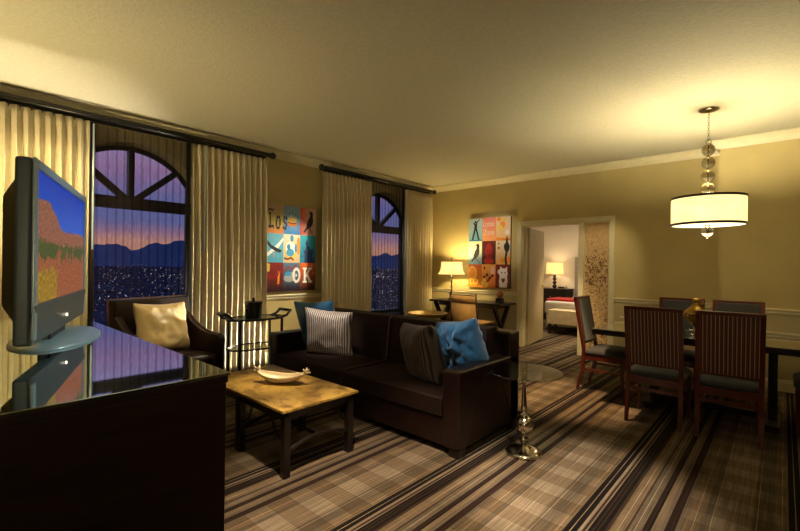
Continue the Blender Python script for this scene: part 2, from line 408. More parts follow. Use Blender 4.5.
def cushion(bm_, x0, x1, y0, y1, z0, z1, crown=.02, n=10):
    bm = bm_; cx, cy = (x0 + x1) / 2, (y0 + y1) / 2
    top = {}; bot = {}
    for i in range(n + 1):
        for j in range(n + 1):
            u = i / n * 2 - 1; v = j / n * 2 - 1
            e = (1 - u ** 6) * (1 - v ** 6)
            k = 1 - .012
            x = x0 + (x1 - x0) * i / n; y = y0 + (y1 - y0) * j / n
            top[i, j] = bm.verts.new((x, y, z1 - .02 + .02 * min(1, e * 2.5) + crown * (1 - u * u) * (1 - v * v)))
            bot[i, j] = bm.verts.new((x, y, z0))
    for i in range(n):
        for j in range(n):
            bm.faces.new((top[i, j], top[i + 1, j], top[i + 1, j + 1], top[i, j + 1])); bm.faces.new((bot[i, j], bot[i, j + 1], bot[i + 1, j + 1], bot[i + 1, j]))
    for i in range(n):
        bm.faces.new((bot[i, 0], bot[i + 1, 0], top[i + 1, 0], top[i, 0])); bm.faces.new((bot[i + 1, n], bot[i, n], top[i, n], top[i + 1, n]))
        bm.faces.new((bot[0, i + 1], bot[0, i], top[0, i], top[0, i + 1])); bm.faces.new((bot[n, i], bot[n, i + 1], top[n, i + 1], top[n, i]))
    return bm

def text_obj(name, s, m, parent, size, fn, offset=.0, sxx=1., shear=0.):
    cu = bpy.data.curves.new(name, 'FONT'); cu.body = s; cu.size = size; cu.offset = offset; cu.shear = shear; cu.extrude = .0015
    t = bpy.data.objects.new(name, cu); COL.objects.link(t)
    dg = bpy.context.evaluated_depsgraph_get(); dg.update()
    me = bpy.data.meshes.new_from_object(t.evaluated_get(dg)); COL.objects.unlink(t); bpy.data.objects.remove(t)
    for v in me.vertices: v.co = fn(v.co.x * sxx, v.co.y, v.co.z + .0015)
    me.materials.clear(); me.materials.append(m)
    o = bpy.data.objects.new(name, me); COL.objects.link(o); o.parent = parent
    return o

# ------------------------------------------------------------------ room shell
WX = -5.356; FY = 6.896; JY = 6.55; JX = -.60; CZ = 2.97
RX = 3.2; BY = -2.2
WINS = [(1.56, .655), (5.57, .665)]          # centre along the wall, half width
SP, AH, SILL = 2.31, .39, .50
TB = 2.05   # centre of the transom bar
def arc(k, hw, h):
    # point k (0..1, left to right) of a segmental arch of half width hw and rise h above SP
    R = (hw * hw + h * h) / (2 * h); a = math.asin(min(1, hw / R)); t = -a + 2 * a * k
    return R * math.sin(t), SP + h - R + R * math.cos(t)

struct('floor', B((WX - .3, RX + .1, BY - .1, 12.0, -.1, 0)), M['carpet'])
struct('ceiling', B((WX - .3, RX + .1, BY - .1, FY + .1, CZ, CZ + .1)), M['ceiling'])

def arch_wall(y0, y1, wins, x0, x1, m, name):
    # wall slab between x0 (outside) and x1 (room) with arched holes, built as strips
    bm = bmesh.new(); ys = [y0]
    def top(c, hw, y):
        R = (hw * hw + AH * AH) / (2 * AH); return SP + AH - R + math.sqrt(max(0, R * R - (y - c) ** 2))
    cols = []
    y = y0
    for c, hw in wins:
        cols.append((y, c - hw, None))
        n = 24
        for i in range(n):
            a = c - hw * math.cos(PI * i / n); b = c - hw * math.cos(PI * (i + 1) / n)
            cols.append((a, b, (c, hw)))
        y = c + hw
    cols.append((y, y1, None))
    def hexa(ya, yb, za0, zb0, za1, zb1):
        vs = [bm.verts.new(v) for v in ((x0, ya, za0), (x1, ya, za0), (x1, yb, zb0), (x0, yb, zb0), (x0, ya, za1), (x1, ya, za1), (x1, yb, zb1), (x0, yb, zb1))]
        for f in ((0, 3, 2, 1), (4, 5, 6, 7), (0, 1, 5, 4), (1, 2, 6, 5), (2, 3, 7, 6), (3, 0, 4, 7)): bm.faces.new([vs[i] for i in f])
    for a, b, w in cols:
        if w is None: hexa(a, b, 0, 0, CZ, CZ)
        else:
            hexa(a, b, 0, 0, SILL, SILL); hexa(a, b, top(*w, a), top(*w, b), CZ, CZ)
    return struct(name, bm, m)
arch_wall(BY - .1, FY + .1, WINS, WX - .30, WX, M['wall'], 'wall_left')

DX0, DX1, DZ = -3.37, -1.95, 2.10       # door opening
struct('wall_far', B((WX - .3, DX0, FY, FY + .14, 0, CZ), (DX1, JX, FY, FY + .14, 0, CZ), (DX0, DX1, FY, FY + .14, DZ, CZ)), M['wall'])
struct('wall_far_projection', B((JX, RX, JY, FY + .14, 0, CZ)), M['wall'])
struct('wall_right', B((RX, RX + .1, BY, JY, 0, CZ)), M['wall'])
struct('wall_back', B((WX, RX, BY - .1, BY, 0, CZ)), M['wall'])
# paler dado below the chair rail
def dado(name, *b): struct(name, B(*b), M['wall_dado'])
dado('wall_far_dado', (WX, -3.44, FY - .004, FY, .12, .88), (-1.87, JX, FY - .004, FY, .12, .88), (JX, RX, JY - .004, JY, .12, .88))

def run(bm, prof, a, b, nrm):
    # extrude profile (out, z) along segment a->b, nrm = outward direction from wall
    a = Vector(a + (0,)); b = Vector(b + (0,)); n = Vector(nrm + (0,))
    A = [bm.verts.new(a + n * o + Vector((0, 0, z))) for o, z in prof]; Bv = [bm.verts.new(b + n * o + Vector((0, 0, z))) for o, z in prof]
    k = len(prof)
    for i in range(k): bm.faces.new((A[i], A[(i + 1) % k], Bv[(i + 1) % k], Bv[i]))
    bm.faces.new(A[::-1]); bm.faces.new(Bv)
crown = [(0, CZ), (0, CZ - .105), (.016, CZ - .105), (.022, CZ - .088), (.035, CZ - .075), (.050, CZ - .050), (.072, CZ - .032), (.080, CZ - .022), (.098, CZ - .018), (.098, CZ)]
rail = [(0, .872), (.018, .876), (.024, .892), (.020, .905), (.034, .918), (.038, .932), (.030, .940), (0, .940)]
low = [(0, .640), (.012, .642), (.018, .655), (.012, .668), (0, .670)]
base = [(0, 0), (.020, 0), (.020, .10), (.012, .112), (.014, .125), (.006, .135), (0, .135)]
segs = [((WX, BY), (WX, FY), (1, 0)), ((WX, FY), (JX, FY), (0, -1)), ((JX, FY), (JX, JY), (-1, 0)), ((JX - .098, JY), (RX, JY), (0, -1))]
for i, (a, b, n) in enumerate(segs):
    bm = bmesh.new(); run(bm, crown, a, b, n); struct('trim_%d' % (i + 1), bm, M['trim'], smooth=False)
bm = bmesh.new()
for a, b, n in (((WX, 2.9), (WX, 4.3), (1, 0)), ((WX, 6.3), (WX, FY), (1, 0)), ((WX, FY), (-3.44, FY), (0, -1)), ((-1.87, FY), (JX, FY), (0, -1)), ((JX, JY), (RX, JY), (0, -1))): run(bm, rail, a, b, n)
struct('trim_5', bm, M['trim'])
bm = bmesh.new()
for a, b, n in (((WX + .25, FY), (-3.6, FY), (0, -1)), ((-1.80, FY), (JX - .1, FY), (0, -1)), ((JX + .12, JY), (RX, JY), (0, -1))): run(bm, low, a, b, n)
struct('trim_6', bm, M['trim'])
for nm, ss in (('left', [((WX, BY), (WX, FY), (1, 0))]), ('far', [((WX, FY), (-3.44, FY), (0, -1)), ((-1.87, FY), (JX, FY), (0, -1)), ((JX, JY), (RX, JY), (0, -1))])):
    bm = bmesh.new()
    for a, b, n in ss: run(bm, base, a, b, n)
    struct('baseboard_' + nm, bm, M['trim'])

# door casing, mullion and jambs
def casing(bm, x0, x1, z0, z1):
    addbox(bm, x0, x1, FY - .022, FY, z0, z1)
bm = bmesh.new()
W_ = .072
casing(bm, DX0 - W_, DX0, 0, DZ + W_); casing(bm, DX1, DX1 + W_, 0, DZ + W_); casing(bm, DX0, DX1, DZ, DZ + W_)
addbox(bm, DX0 - W_, DX0 - W_ + .02, FY - .034, FY - .022, 0, DZ + W_); addbox(bm, DX1 + W_ - .02, DX1 + W_, FY - .034, FY - .022, 0, DZ + W_); addbox(bm, DX0 - W_, DX1 + W_, FY - .034, FY - .022, DZ + W_ - .02, DZ + W_)
addbox(bm, DX0, DX0 + .02, FY, FY + .14, 0, DZ); addbox(bm, DX1 - .02, DX1, FY, FY + .14, 0, DZ); addbox(bm, DX0, DX1, FY, FY + .14, DZ - .02, DZ)
MX0, MX1 = -2.415, -2.335
addbox(bm, MX0, MX1, FY - .01, FY + .14, 0, DZ - .02)
struct('trim_7', bm, M['trim'], bevel=.004)
# fixed scroll-patterned panel beside the opening
t = thing('scroll_panel', 'tall gold panel with dark scroll pattern fixed in the doorway frame beside the open door', 'panel', (-2.14, FY + .08, 0))
obj('patterned_sheet', B((MX1, DX1 - .02, FY + .07, FY + .09, .10, DZ - .02)), M['scroll'], t, world=True)
obj('bottom_rail', B((MX1, DX1 - .02, FY + .06, FY + .10, 0, .10)), M['trim'], t, world=True)

# door leaf, opened into the bedroom
d = bpy.data.objects.new('door_1', None); COL.objects.link(d); d['kind'] = 'structure'
d.location = (DX0 + .04, FY + .15, 0); d.rotation_euler = (0, 0, math.radians(98))
bm = B((0, .93, -.02, .02, .012, 2.07))
obj('door_leaf', bm, M['door'], d, bevel=.003)
bm = bmesh.new()
for s in (-1, 1):
    tube(bm, [(.88, s * .02, 1.04), (.88, s * .07, 1.04), (.86, s * .078, 1.04), (.76, s * .078, 1.04)], .013)
    tube(bm, [(.88, s * .02, 1.04), (.88, s * .030, 1.04)], .034, 20)
obj('door_handle', bm, M['brass'], d, smooth=True)

# windows: dark frame with fan of glazing bars
for wi, (c, hw) in enumerate(WINS):
    w = bpy.data.objects.new('window_%d' % (wi + 1), None); COL.objects.link(w); w['kind'] = 'structure'
    w.location = (WX - .24, c, 0)
    bm = bmesh.new(); n = 24; fw_ = .045
    X0, X1 = -.03, .03
    # arch frame
    for i in range(n):
        pts = []
        for a in (PI * i / n, PI * (i + 1) / n):
            for k in (0, fw_): pts.append(arc(a / PI, hw - k, AH - k))
        p0, p1, p2, p3 = pts
        vs = [bm.verts.new((x, y, z)) for x in (X0, X1) for y, z in (p0, p1, p3, p2)]
        for f in ((0, 1, 2, 3), (7, 6, 5, 4), (0, 4, 5, 1), (2, 6, 7, 3), (1, 5, 6, 2), (0, 3, 7, 4)): bm.faces.new([vs[q] for q in f])
    addbox(bm, X0, X1, -hw, -hw + fw_, SILL, SP); addbox(bm, X0, X1, hw - fw_, hw, SILL, SP); addbox(bm, X0, X1, -hw, hw, SILL, SILL + .05)
    addbox(bm, X0 - .02, X1 + .02, -hw, hw, 1.985, 2.115)
    beam(bm, (0, 0, 2.115), (0, 0, SP + AH - .02), .085, .06)
    for s in (-1, 1): beam(bm, (0, s * .05, 2.10), (0, s * .56, 2.10 + .44), .055, .07)
    obj('window_frame', bm, M['winframe'], w)
    bm = bmesh.new()
    poly = [(-hw + .01, SILL), (hw - .01, SILL)] + [arc(1 - i / n, hw - .01, AH - .01) for i in range(n + 1)]
    prism(bm, poly, .006, lambda u, v, ww: (ww - .003, u, v))
    obj('window_pane', bm, M['glasspane'], w)
    obj('window_sill', B((-.03, .27, -hw - .04, hw + .04, SILL - .03, SILL)), M['winframe'], w)

# ------------------------------------------------------------------ curtains, rods, sheers
CX_ = -5.17; RZ = 2.845
def curtain(y0, y1, label, phase=0., wand=None, depth=.040, zt=2.785, pitch=.078):
    t = thing('curtain', label, 'curtain', (CX_, (y0 + y1) / 2, 0), group='cream pleated curtains on the window wall')
    bm = bmesh.new(); n = max(24, int((y1 - y0) / pitch * 14)); mrows = 26; rows = []
    nf = round((y1 - y0) / pitch)
    for j in range(mrows + 1):
        v = j / mrows; z = .015 + (zt - .015) * v; row = []
        for i in range(n + 1):
            u = i / n; th = 2 * PI * nf * u + phase
            amp = depth * (.45 + .55 * min(1., (1 - v) * 5 + .1)) * (1 + .35 * noise.noise(Vector((u * nf * .6, phase, 1.))))
            wob = .022 * noise.noise(Vector((u * nf * .5 + phase, v * 1.6, 3.)))
            sx = math.sin(th); pr = math.copysign(abs(sx) ** .8, sx)
            x = CX_ + amp * pr + wob
            yy = y0 + (y1 - y0) * u + .012 * math.sin(2 * th) + .25 * wob * (1 - v)
            if v > .9: # pinch pleats
                x += .012 * math.cos(3 * th) * (v - .9) * 10
            row.append(bm.verts.new((x, yy, z)))
        rows.append(row)
    for a, b in zip(rows, rows[1:]):
        for i in range(n): bm.faces.new((a[i], a[i + 1], b[i + 1], b[i]))
    obj('drape', bm, M['drape'], t, smooth=True, solid=.004, world=True)
    bm = bmesh.new(); k = nf
    for i in range(k):
        yy = y0 + (y1 - y0) * (i + .5) / k
        tube(bm, [(CX_, yy, zt - .02), (CX_, yy, zt + .015)], .004, 6)
    obj('hook', bm, M['blackmetal'], t, world=True)['kind'] = 'stuff'
    if wand is not None:
        bm = bmesh.new(); tube(bm, [(CX_ + .03, wand, 2.76), (CX_ + .03, wand, 1.50)], .008, 8)
        obj('pull_wand', bm, M['silver'], t, world=True)['label'] = 'pale vertical pull wand'
    return t
curtain(.12, 1.07, 'cream gold pleated curtain behind the television', 0.3, wand=1.105)
curtain(2.075, 3.03, 'cream gold pleated curtain between the large window and the painting with OK lettering', 1.1, wand=2.215)
curtain(3.975, 4.985, 'cream gold pleated curtain between the painting and the narrow-looking window', 2.0)
curtain(5.88, 6.635, 'narrow cream gold pleated curtain in the room corner by the desk lamp', .7, wand=5.845)

def rod(y0, y1, label):
    t = thing('curtain_rod', label, 'curtain rod', (CX_ - .0, (y0 + y1) / 2, RZ), 0., 'black rods above the windows')
    bm = bmesh.new(); tube(bm, [(CX_, y0, RZ), (CX_, y1, RZ)], .030, 14); obj('rod', bm, M['blackmetal'], t, smooth=True, world=True)
    for yy in (y0, y1):
        bm = bmesh.new(); ball(bm, (CX_, yy + (.03 if yy == y1 else -.03), RZ), .045, 8); obj('finial', bm, M['blackmetal'], t, smooth=True, world=True)
    for yy in (y0 + .08, (y0 + y1) / 2, y1 - .08):
        obj('bracket', B((WX, CX_, yy - .012, yy + .012, RZ - .012, RZ + .012)), M['blackmetal'], t, world=True)
    bm = bmesh.new(); addbox(bm, CX_ - .075, CX_ - .045, y0 + .05, y1 - .05, RZ - .05, RZ - .02); obj('sheer_track', bm, M['blackmetal'], t, world=True)
rod(.02, 3.10, 'long black curtain rod above the large window with ball finial near the OK painting')
rod(3.985, 6.70, 'black curtain rod reaching the room corner above the far window')

def sheer(y0, y1, label, ph):
    bm = bmesh.new(); n = 170; rows = []; XS = CX_ - .075
    for j in range(9):
        v = j / 8; z = .02 + 2.77 * v; row = []
        for i in range(n + 1):
            u = i / n
            x = XS + .011 * math.sin(2 * PI * 13 * u + ph + 1.5 * noise.noise(Vector((u * 6, v, ph)))) + .0015 * math.sin(2 * PI * 37 * u)
            row.append(bm.verts.new((x, y0 + (y1 - y0) * u, z)))
        rows.append(row)
    for a, b in zip(rows, rows[1:]):
        for i in range(n): bm.faces.new((a[i], a[i + 1], b[i + 1], b[i]))
    o = obj('sheer_curtain', bm, M['sheer'], None, smooth=True)
    tag(o, label, 'sheer curtain', 'dark sheers over the two windows')
    for ya, yb in ((y0 + .02, y0 + .10), (y1 - .07, y1 - .02)):      # opaque dark strips added for the dark bands at the window edges
        bm = bmesh.new(); rows = []
        for z in (.02, 2.79):
            rows.append([bm.verts.new((XS + .022 + .012 * math.sin(i * 1.9), ya + (yb - ya) * i / 16, z)) for i in range(17)])
        for i in range(16): bm.faces.new((rows[0][i], rows[0][i + 1], rows[1][i + 1], rows[1][i]))
        obj('dark_edge_strip', bm, M['edge_strip'], o, smooth=True, solid=.003)
sheer(1.04, 2.10, 'dark see-through sheer curtain over the large arched window behind the armchair', 0)
sheer(4.96, 5.92, 'dark see-through sheer curtain over the far window behind the sofa', 2)

# ------------------------------------------------------------------ television and console
KZ = 1.02
t = thing('media_console', 'tall espresso wood console with dark reflective glass top under the television', 'console', (-2.44, .36, 0))
obj('cabinet_body', B((-3.50, -1.368, .06, .668, .06, KZ - .035)), M['espresso'], t, bevel=.003, world=True)
obj('cabinet_top', B((-3.51, -1.364, .05, .672, KZ - .035, KZ - .01)), M['espresso'], t, bevel=.003, world=True)
obj('plinth', B((-3.46, -1.43, .09, .62, 0, .06)), M['espresso2'], t, world=True)
obj('glass_top', B((-3.515, -1.36, .045, .676, KZ - .01, KZ)), M['tabletopglass'], t, bevel=.002, world=True)
for k in range(4):
    x0 = -3.48 + k * .52
    dd = obj('door', B((x0, x0 + .50, .668, .678, .10, KZ - .06)), M['espresso'], t, world=True)
    bm = bmesh.new(); tube(bm, [(x0 + (.46 if k % 2 == 0 else .04), .685, .5), (x0 + (.46 if k % 2 == 0 else .04), .685, .62)], .006); obj('handle', bm, M['chrome'], dd, world=True)

A = math.atan2(.359, -1.036)      # direction of the screen's long axis
t = thing('television', 'grey flat-screen television showing a desert landscape on the dark console', 'television', (-2.488, .425, KZ), A + PI)
TW, TH, tz = 1.096 / 2, .67, .057
# local: x along width (towards camera = +x), y front = +y
def tvbox(*b): return B(b)
bm = bmesh.new()
addbox(bm, -TW, TW, -.05, 0, tz, tz + TH)
obj('shell', bm, M['tvgrey'], t, bevel=.012)
bm = bmesh.new()
vs = addbox(bm, -TW + .05, TW - .05, -.115, -.049, tz + .06, tz + TH - .05)
for v in vs:
    if v.co.y < -.1: v.co.x *= .8; v.co.z = tz + TH / 2 + (v.co.z - tz - TH / 2) * .75
obj('back_bulge', bm, M['tvblack'], t, bevel=.01)
bm = bmesh.new()
f0, f1, g0, g1 = -TW + .035, TW - .035, tz + .145, tz + TH - .035
for b in ((-TW, f0, 0, .012, tz + .02, tz + TH), (f1, TW, 0, .012, tz + .02, tz + TH), (f0, f1, 0, .012, g1, tz + TH)): addbox(bm, *b)
obj('bezel', bm, M['silver'], t, bevel=.004)
bm = bmesh.new()
vs = addbox(bm, -TW, TW, 0, .014, tz, g0)
for v in vs:
    if v.co.z < tz + .01: v.co.y -= .01
obj('speaker_panel', bm, M['tvgrey'], t, bevel=.006)
bm = bmesh.new(); vs = addbox(bm, f0, f1, .0, .004, g0, g1); obj('screen', bm, M['screen'], t)
bm = bmesh.new(); tube(bm, [(0, .012, tz + .055), (0, .018, tz + .055)], .006, 12); obj('power_light', bm, M['bulb'], t)
bm = B((-.16, .16, -.06, -.015, .012, tz + .03)); obj('stand_neck', bm, M['tvblack'], t, bevel=.01)
bm = bmesh.new(); lathe(bm, [(0, 0), (1, 0), (1.0, .006), (.93, .014), (.6, .022), (0, .026)], (-.02, -.02, 0), seg=48, sx=.36, sy=.16)
obj('stand_base', bm, M['silver'], t, smooth=True)

# ------------------------------------------------------------------ armchair
t = thing('armchair', 'dark brown leather armchair with sloping arms in front of the large window', 'armchair', (-4.65, 1.72, 0), math.radians(-76))
# local: faces +y, width along x
obj('seat_base', B((-.38, .38, -.36, .22, .10, .30)), M['darkleather'], t, bevel=.02)
obj('seat_cushion', cushion(bmesh.new(), -.31, .31, -.28, .24, .30, .43, .025), M['darkleather'], t, smooth=True)
bm = bmesh.new()
vs = addbox(bm, -.41, .41, -.44, -.30, .28, 1.0)
for v in vs:
    if v.co.z > .9: v.co.y -= .05
obj('backrest', bm, M['darkleather'], t, bevel=.022)
bm = bmesh.new(); beam(bm, (-.41, -.41, .30), (-.415, -.455, 1.0), .012, .02); beam(bm, (.41, -.41, .30), (.415, -.455, 1.0), .012, .02); beam(bm, (-.41, -.42, 1.003), (.41, -.42, 1.003), .02, .010)
obj('piping', bm, M['stitch'], t)
for s in (-1, 1):
    bm = bmesh.new()
    pr = [(-.40, .12), (.24, .12), (.26, .57), (.22, .62), (.10, .625), (-.04, .65), (-.20, .72), (-.36, .85)]
    prism(bm, pr, .09, lambda u, v, w, s=s: (s * (.335 + w * .85), u, v))
    obj('armrest', bm, M['darkleather'], t, bevel=.02)
for sx in (-1, 1):
    for sy in (-.34, .18):
        bm = bmesh.new(); beam(bm, (sx * .34, sy, .0), (sx * .36, sy, .12), .035, .035, .05, .05); obj('leg', bm, M['espresso2'], t)
def pillow(name, label, w, h, th, m, loc, yaw, lean, roll=0., seed=0, wr=.012, nn=18):
    o = obj(name, pillow_bm(w, h, th, seed, nn, wr), m, None, smooth=True, sub=1)
    o.matrix_world = Matrix.Translation(loc) @ Matrix.Rotation(yaw, 4, 'Z') @ Matrix.Rotation(lean, 4, 'X') @ Matrix.Rotation(roll, 4, 'Y')
    tag(o, label, 'pillow', 'satin throw pillows on the living room seats'); return o
pillow('throw_pillow', 'shiny gold satin pillow propped on the dark leather armchair', .66, .55, .20, M['goldsat'], (-4.80, 1.65, .705), math.radians(-66), math.radians(12), math.radians(-3), 3, .02)

# ------------------------------------------------------------------ bar cart
t = thing('bar_cart', 'oval black metal bar cart with flared handles beside the curtain', 'bar cart', (-4.60, 2.59, 0))
a_, b_ = .345, .21
def ell(bm, z0, z1, k=1.): lathe(bm, [(0, z0), (k, z0), (k, z1), (0, z1)], (0, 0, 0), seg=48, sx=b_, sy=a_)
bm = bmesh.new(); lathe(bm, [(.94, .73), (1, .73), (1, .755), (.94, .755), (.94, .73)], seg=48, sx=b_, sy=a_); obj('top_rim', bm, M['blackmetal'], t)
bm = bmesh.new(); ell(bm, .740, .749, .94); obj('top_glass', bm, M['dinetop'], t)
bm = bmesh.new(); lathe(bm, [(.94, .40), (1, .40), (1, .42), (.94, .42), (.94, .40)], seg=48, sx=b_, sy=a_); obj('shelf_rim', bm, M['blackmetal'], t)
bm = bmesh.new(); ell(bm, .405, .412, .94); obj('shelf_glass', bm, M['clearg'], t)
for s in (-1, 1):
    for sx in (-1, 1):
        bm = bmesh.new(); beam(bm, (sx * .135, s * .265, .045), (sx * .135, s * .265, .74), .022); lg = obj('leg', bm, M['blackmetal'], t)
        bm = bmesh.new(); tube(bm, [(sx * .135 - .009, s * .265, .0225), (sx * .135 + .009, s * .265, .0225)], .022, 16); obj('castor', bm, M['tvblack'], lg)
    bm = bmesh.new()
    for sx in (-1, 1): tube(bm, [(sx * .12, s * .275, .745), (sx * .12, s * .34, .762), (sx * .11, s * .395, .815)], .016, 8)
    tube(bm, [(-.12, s * .395, .815), (.12, s * .395, .815)], .019, 8)
    obj('handle', bm, M['blackmetal'], t, smooth=True)
t = thing('ice_bucket', 'black lidded ice bucket standing on the oval bar cart', 'ice bucket', (-4.64, 2.58, .7495))
obj('bucket', L([(0, 0), (.085, 0), (.092, .01), (.10, .165), (.096, .17), (0, .17)]), M['black'], t, smooth=False)
obj('lid', L([(0, .165), (.105, .165), (.105, .18), (.09, .188), (.02, .192), (.018, .205), (0, .205)]), M['black'], t)
obj('lid_knob', L([(0, .20), (.016, .205), (.02, .218), (.012, .23), (0, .232)]), M['black'], t, smooth=True)
for p, nm, lb in (((-4.64, 2.44, .7495), 'drinking_glass', 'small clear drinking glass on the bar cart, nearer the armchair'), ((-4.50, 2.64, .7495), 'drinking_glass', 'small clear drinking glass in front of the ice bucket, nearer the sofa')):
    o = obj(nm, L([(0, 0), (.028, 0), (.034, .10), (.032, .10), (.026, .008), (0, .008)], seg=20), M['clear'], None, smooth=True); o.location = p; tag(o, lb, 'glass', 'glasses on the bar cart')
o = obj('glass_bottle', L([(0, 0), (.026, 0), (.028, .01), (.028, .08), (.010, .105), (.010, .13), (0, .13)], seg=20), M['clear'], None, smooth=True); o.location = (-4.72, 2.40, .7495); tag(o, 'small clear bottle with narrow neck at the armchair end of the bar cart', 'bottle')

# ------------------------------------------------------------------ sofa
sx0, sx1, sy0, sy1 = -4.20, -1.70, 2.53, 3.46
t = thing('sofa', 'long dark brown leather sofa behind the coffee table', 'sofa', ((sx0 + sx1) / 2, (sy0 + sy1) / 2, 0))
AW = .15
obj('base_rail', B((sx0 + AW, sx1 - AW, sy0 + .02, sy1 - .05, .06, .27)), M['leather'], t, bevel=.012, world=True)
for a, b in ((sx0, sx0 + AW), (sx1 - AW, sx1)):
    arm = obj('armrest', B((a, b, sy0, sy1 - .02, .06, .63)), M['leather'], t, bevel=.022, world=True)
    if b == sx1:
        bm = bmesh.new(); tube(bm, [(b + .001, sy0 + .10 + .40 * math.sin(PI * i / 24 / 1.0) * 0 + .70 * i / 24, .10 + .46 * math.sin(PI * i / 24)) for i in range(25)], .003, 6); obj('curved_seam', bm, M['leather'], arm, world=True)
sw = (sx1 - sx0 - 2 * AW) / 2
for k in range(2):
    a = sx0 + AW + k * sw
    cu = obj('seat_cushion', cushion(bmesh.new(), a + .004, a + sw - .004, sy0 - .0, sy1 - .34, .27, .43, .018), M['suede'], t, smooth=True, bevel=.012, ang=50, world=True)
    bm = bmesh.new(); vs = addbox(bm, a + .006, a + sw - .006, sy1 - .36, sy1 - .16, .40, .86)
    for v in vs:
        if v.co.z > .8: v.co.y += .07 if v.co.y < sy1 - .3 else .05
    bmesh.ops.subdivide_edges(bm, edges=bm.edges[:], cuts=5, use_grid_fill=True)
    for v in bm.verts:
        u = (v.co.x - a) / sw * 2 - 1; w = (v.co.z - .63) / .23
        if v.co.y < sy1 - .24: v.co.y -= .03 * max(0, (1 - u * u)) * max(0, (1 - w * w))
    bc = obj('back_cushion', bm, M['suede'], t, smooth=True, bevel=.015, ang=50, world=True)
    if k < 1:
        bm = bmesh.new(); tube(bm, [(a + sw, sy1 - .30, .86), (a + sw, sy1 - .335, .84), (a + sw, sy1 - .355, .64), (a + sw, sy1 - .37, .46)], .006, 6); obj('welt', bm, M['stitch'], bc, world=True)
        bm = bmesh.new(); tube(bm, [(a + sw, sy1 - .36, .438), (a + sw, sy0 + .05, .436), (a + sw, sy0 + .004, .42)], .004, 6); obj('welt', bm, M['stitch'], cu, world=True)
obj('back_frame', B((sx0, sx1, sy1 - .17, sy1, .06, .83)), M['leather'], t, bevel=.02, world=True)
for x in (sx0 + .05, sx1 - .05):
    for y in (sy0 + .06, sy1 - .08):
        obj('foot', B((x - .045, x + .045, y - .045, y + .045, 0, .065)), M['espresso2'], t, world=True)

fy_ = 2.80
pillow('throw_pillow', 'blue satin pillow leaning at the bar cart end of the sofa, behind the silver one', .56, .56, .18, M['bluedk'], (-3.83, 2.91, .73), math.radians(196), math.radians(-18), math.radians(4), 11)
pillow('throw_pillow', 'silver ribbed satin pillow in front of a blue one on the sofa', .55, .53, .20, M['rib'], (-3.50, 2.80, .675), math.radians(208), math.radians(-14), math.radians(-4), 5)
pillow('throw_pillow', 'dark bronze ribbed pillow leaning on the sofa beside the bright blue pillow', .48, .52, .24, M['ribdk'], (-2.24, 2.78, .655), math.radians(160), math.radians(-12), math.radians(5), 8)
pillow('throw_pillow', 'bright blue satin pillow against the sofa arm near the glass side table', .48, .52, .24, M['blue'], (-2.00, 3.03, .69), math.radians(172), math.radians(-14), math.radians(11), 21, .042, 26)

# ------------------------------------------------------------------ coffee table and dish
cx0, cx1, cy0, cy1 = -3.50, -2.335, 1.51, 2.15
t = thing('coffee_table', 'low coffee table with golden slate top and dark wood legs', 'coffee table', ((cx0 + cx1) / 2, (cy0 + cy1) / 2, 0))
obj('stone_top', B((cx0, cx1, cy0, cy1, .43, .45)), M['stone'], t, bevel=.004, world=True)
obj('apron', B((cx0 + .03, cx1 - .03, cy0 + .03, cy0 + .06, .37, .43), (cx0 + .03, cx1 - .03, cy1 - .06, cy1 - .03, .37, .43), (cx0 + .03, cx0 + .06, cy0 + .03, cy1 - .03, .37, .43), (cx1 - .06, cx1 - .03, cy0 + .03, cy1 - .03, .37, .43)), M['espresso2'], t, world=True)
for x in (cx0 + .05, -2.97, cx1 - .045):
    for y in (cy0 + .05, cy1 - .05):
        w_ = .034 if x == -2.97 else .024
        obj('leg', B((x - w_, x + w_, y - .024, y + .024, 0, .40)), M['espresso2'], t, bevel=.003, world=True)
for x in (-2.97, cx1 - .045):
    bm = bmesh.new(); tube(bm, [(x, cy0 + .05 + .54 * i / 12, .16 + .05 * math.sin(PI * i / 12)) for i in range(13)], .016, 8); obj('stretcher', bm, M['espresso2'], t, world=True)
bm = bmesh.new(); tube(bm, [(cx0 + .05, 1.83, .2), (cx1 - .045, 1.83, .2)], .014, 8); obj('stretcher', bm, M['espresso2'], t, world=True)
for y in (cy0 + .05, cy1 - .05):
    for x0_, s in ((-2.97, 1), (cx1 - .045, -1)):
        bm = bmesh.new(); tube(bm, [(x0_ + s * .16 * math.sin(PI / 2 * i / 8), y, .22 + .16 * (1 - math.cos(PI / 2 * i / 8)) ) for i in range(9)], .010, 6); obj('bracket', bm, M['espresso2'], t, world=True)

t = thing('ceramic_dish', 'boat-shaped ivory ceramic dish with budded tips on the coffee table', 'dish', (-2.92, 1.87, .45), math.radians(33))
bm = bmesh.new(); n = 28; mm = 12
for lay in (0, 1):
    g = []
    for i in range(n + 1):
        s = -1 + 2 * i / n; hl = .205; wd = .085 * max(.02, (1 - abs(s) ** 2.2)) ** .7; rim = .055 + .035 * s * s; bot = .002 + .075 * abs(s) ** 2.2
        row = []
        for j in range(mm + 1):
            a = PI * j / mm; th_ = .006 * lay
            row.append(bm.verts.new((s * hl, -(wd - th_ * .9) * math.cos(a), rim - (rim - min(bot, rim - .004) - th_) * math.sin(a) ** .8)))
        g.append(row)
    for a, b in zip(g, g[1:]):
        for j in range(mm): bm.faces.new((a[j], a[j + 1], b[j + 1], b[j]))
    if lay == 0: g0_ = g
    else:
        for i in range(n):
            for j in (0, mm): bm.faces.new((g0_[i][j], g0_[i + 1][j], g[i + 1][j], g[i][j]))
obj('dish_body', bm, M['porcelain'], t, smooth=True)
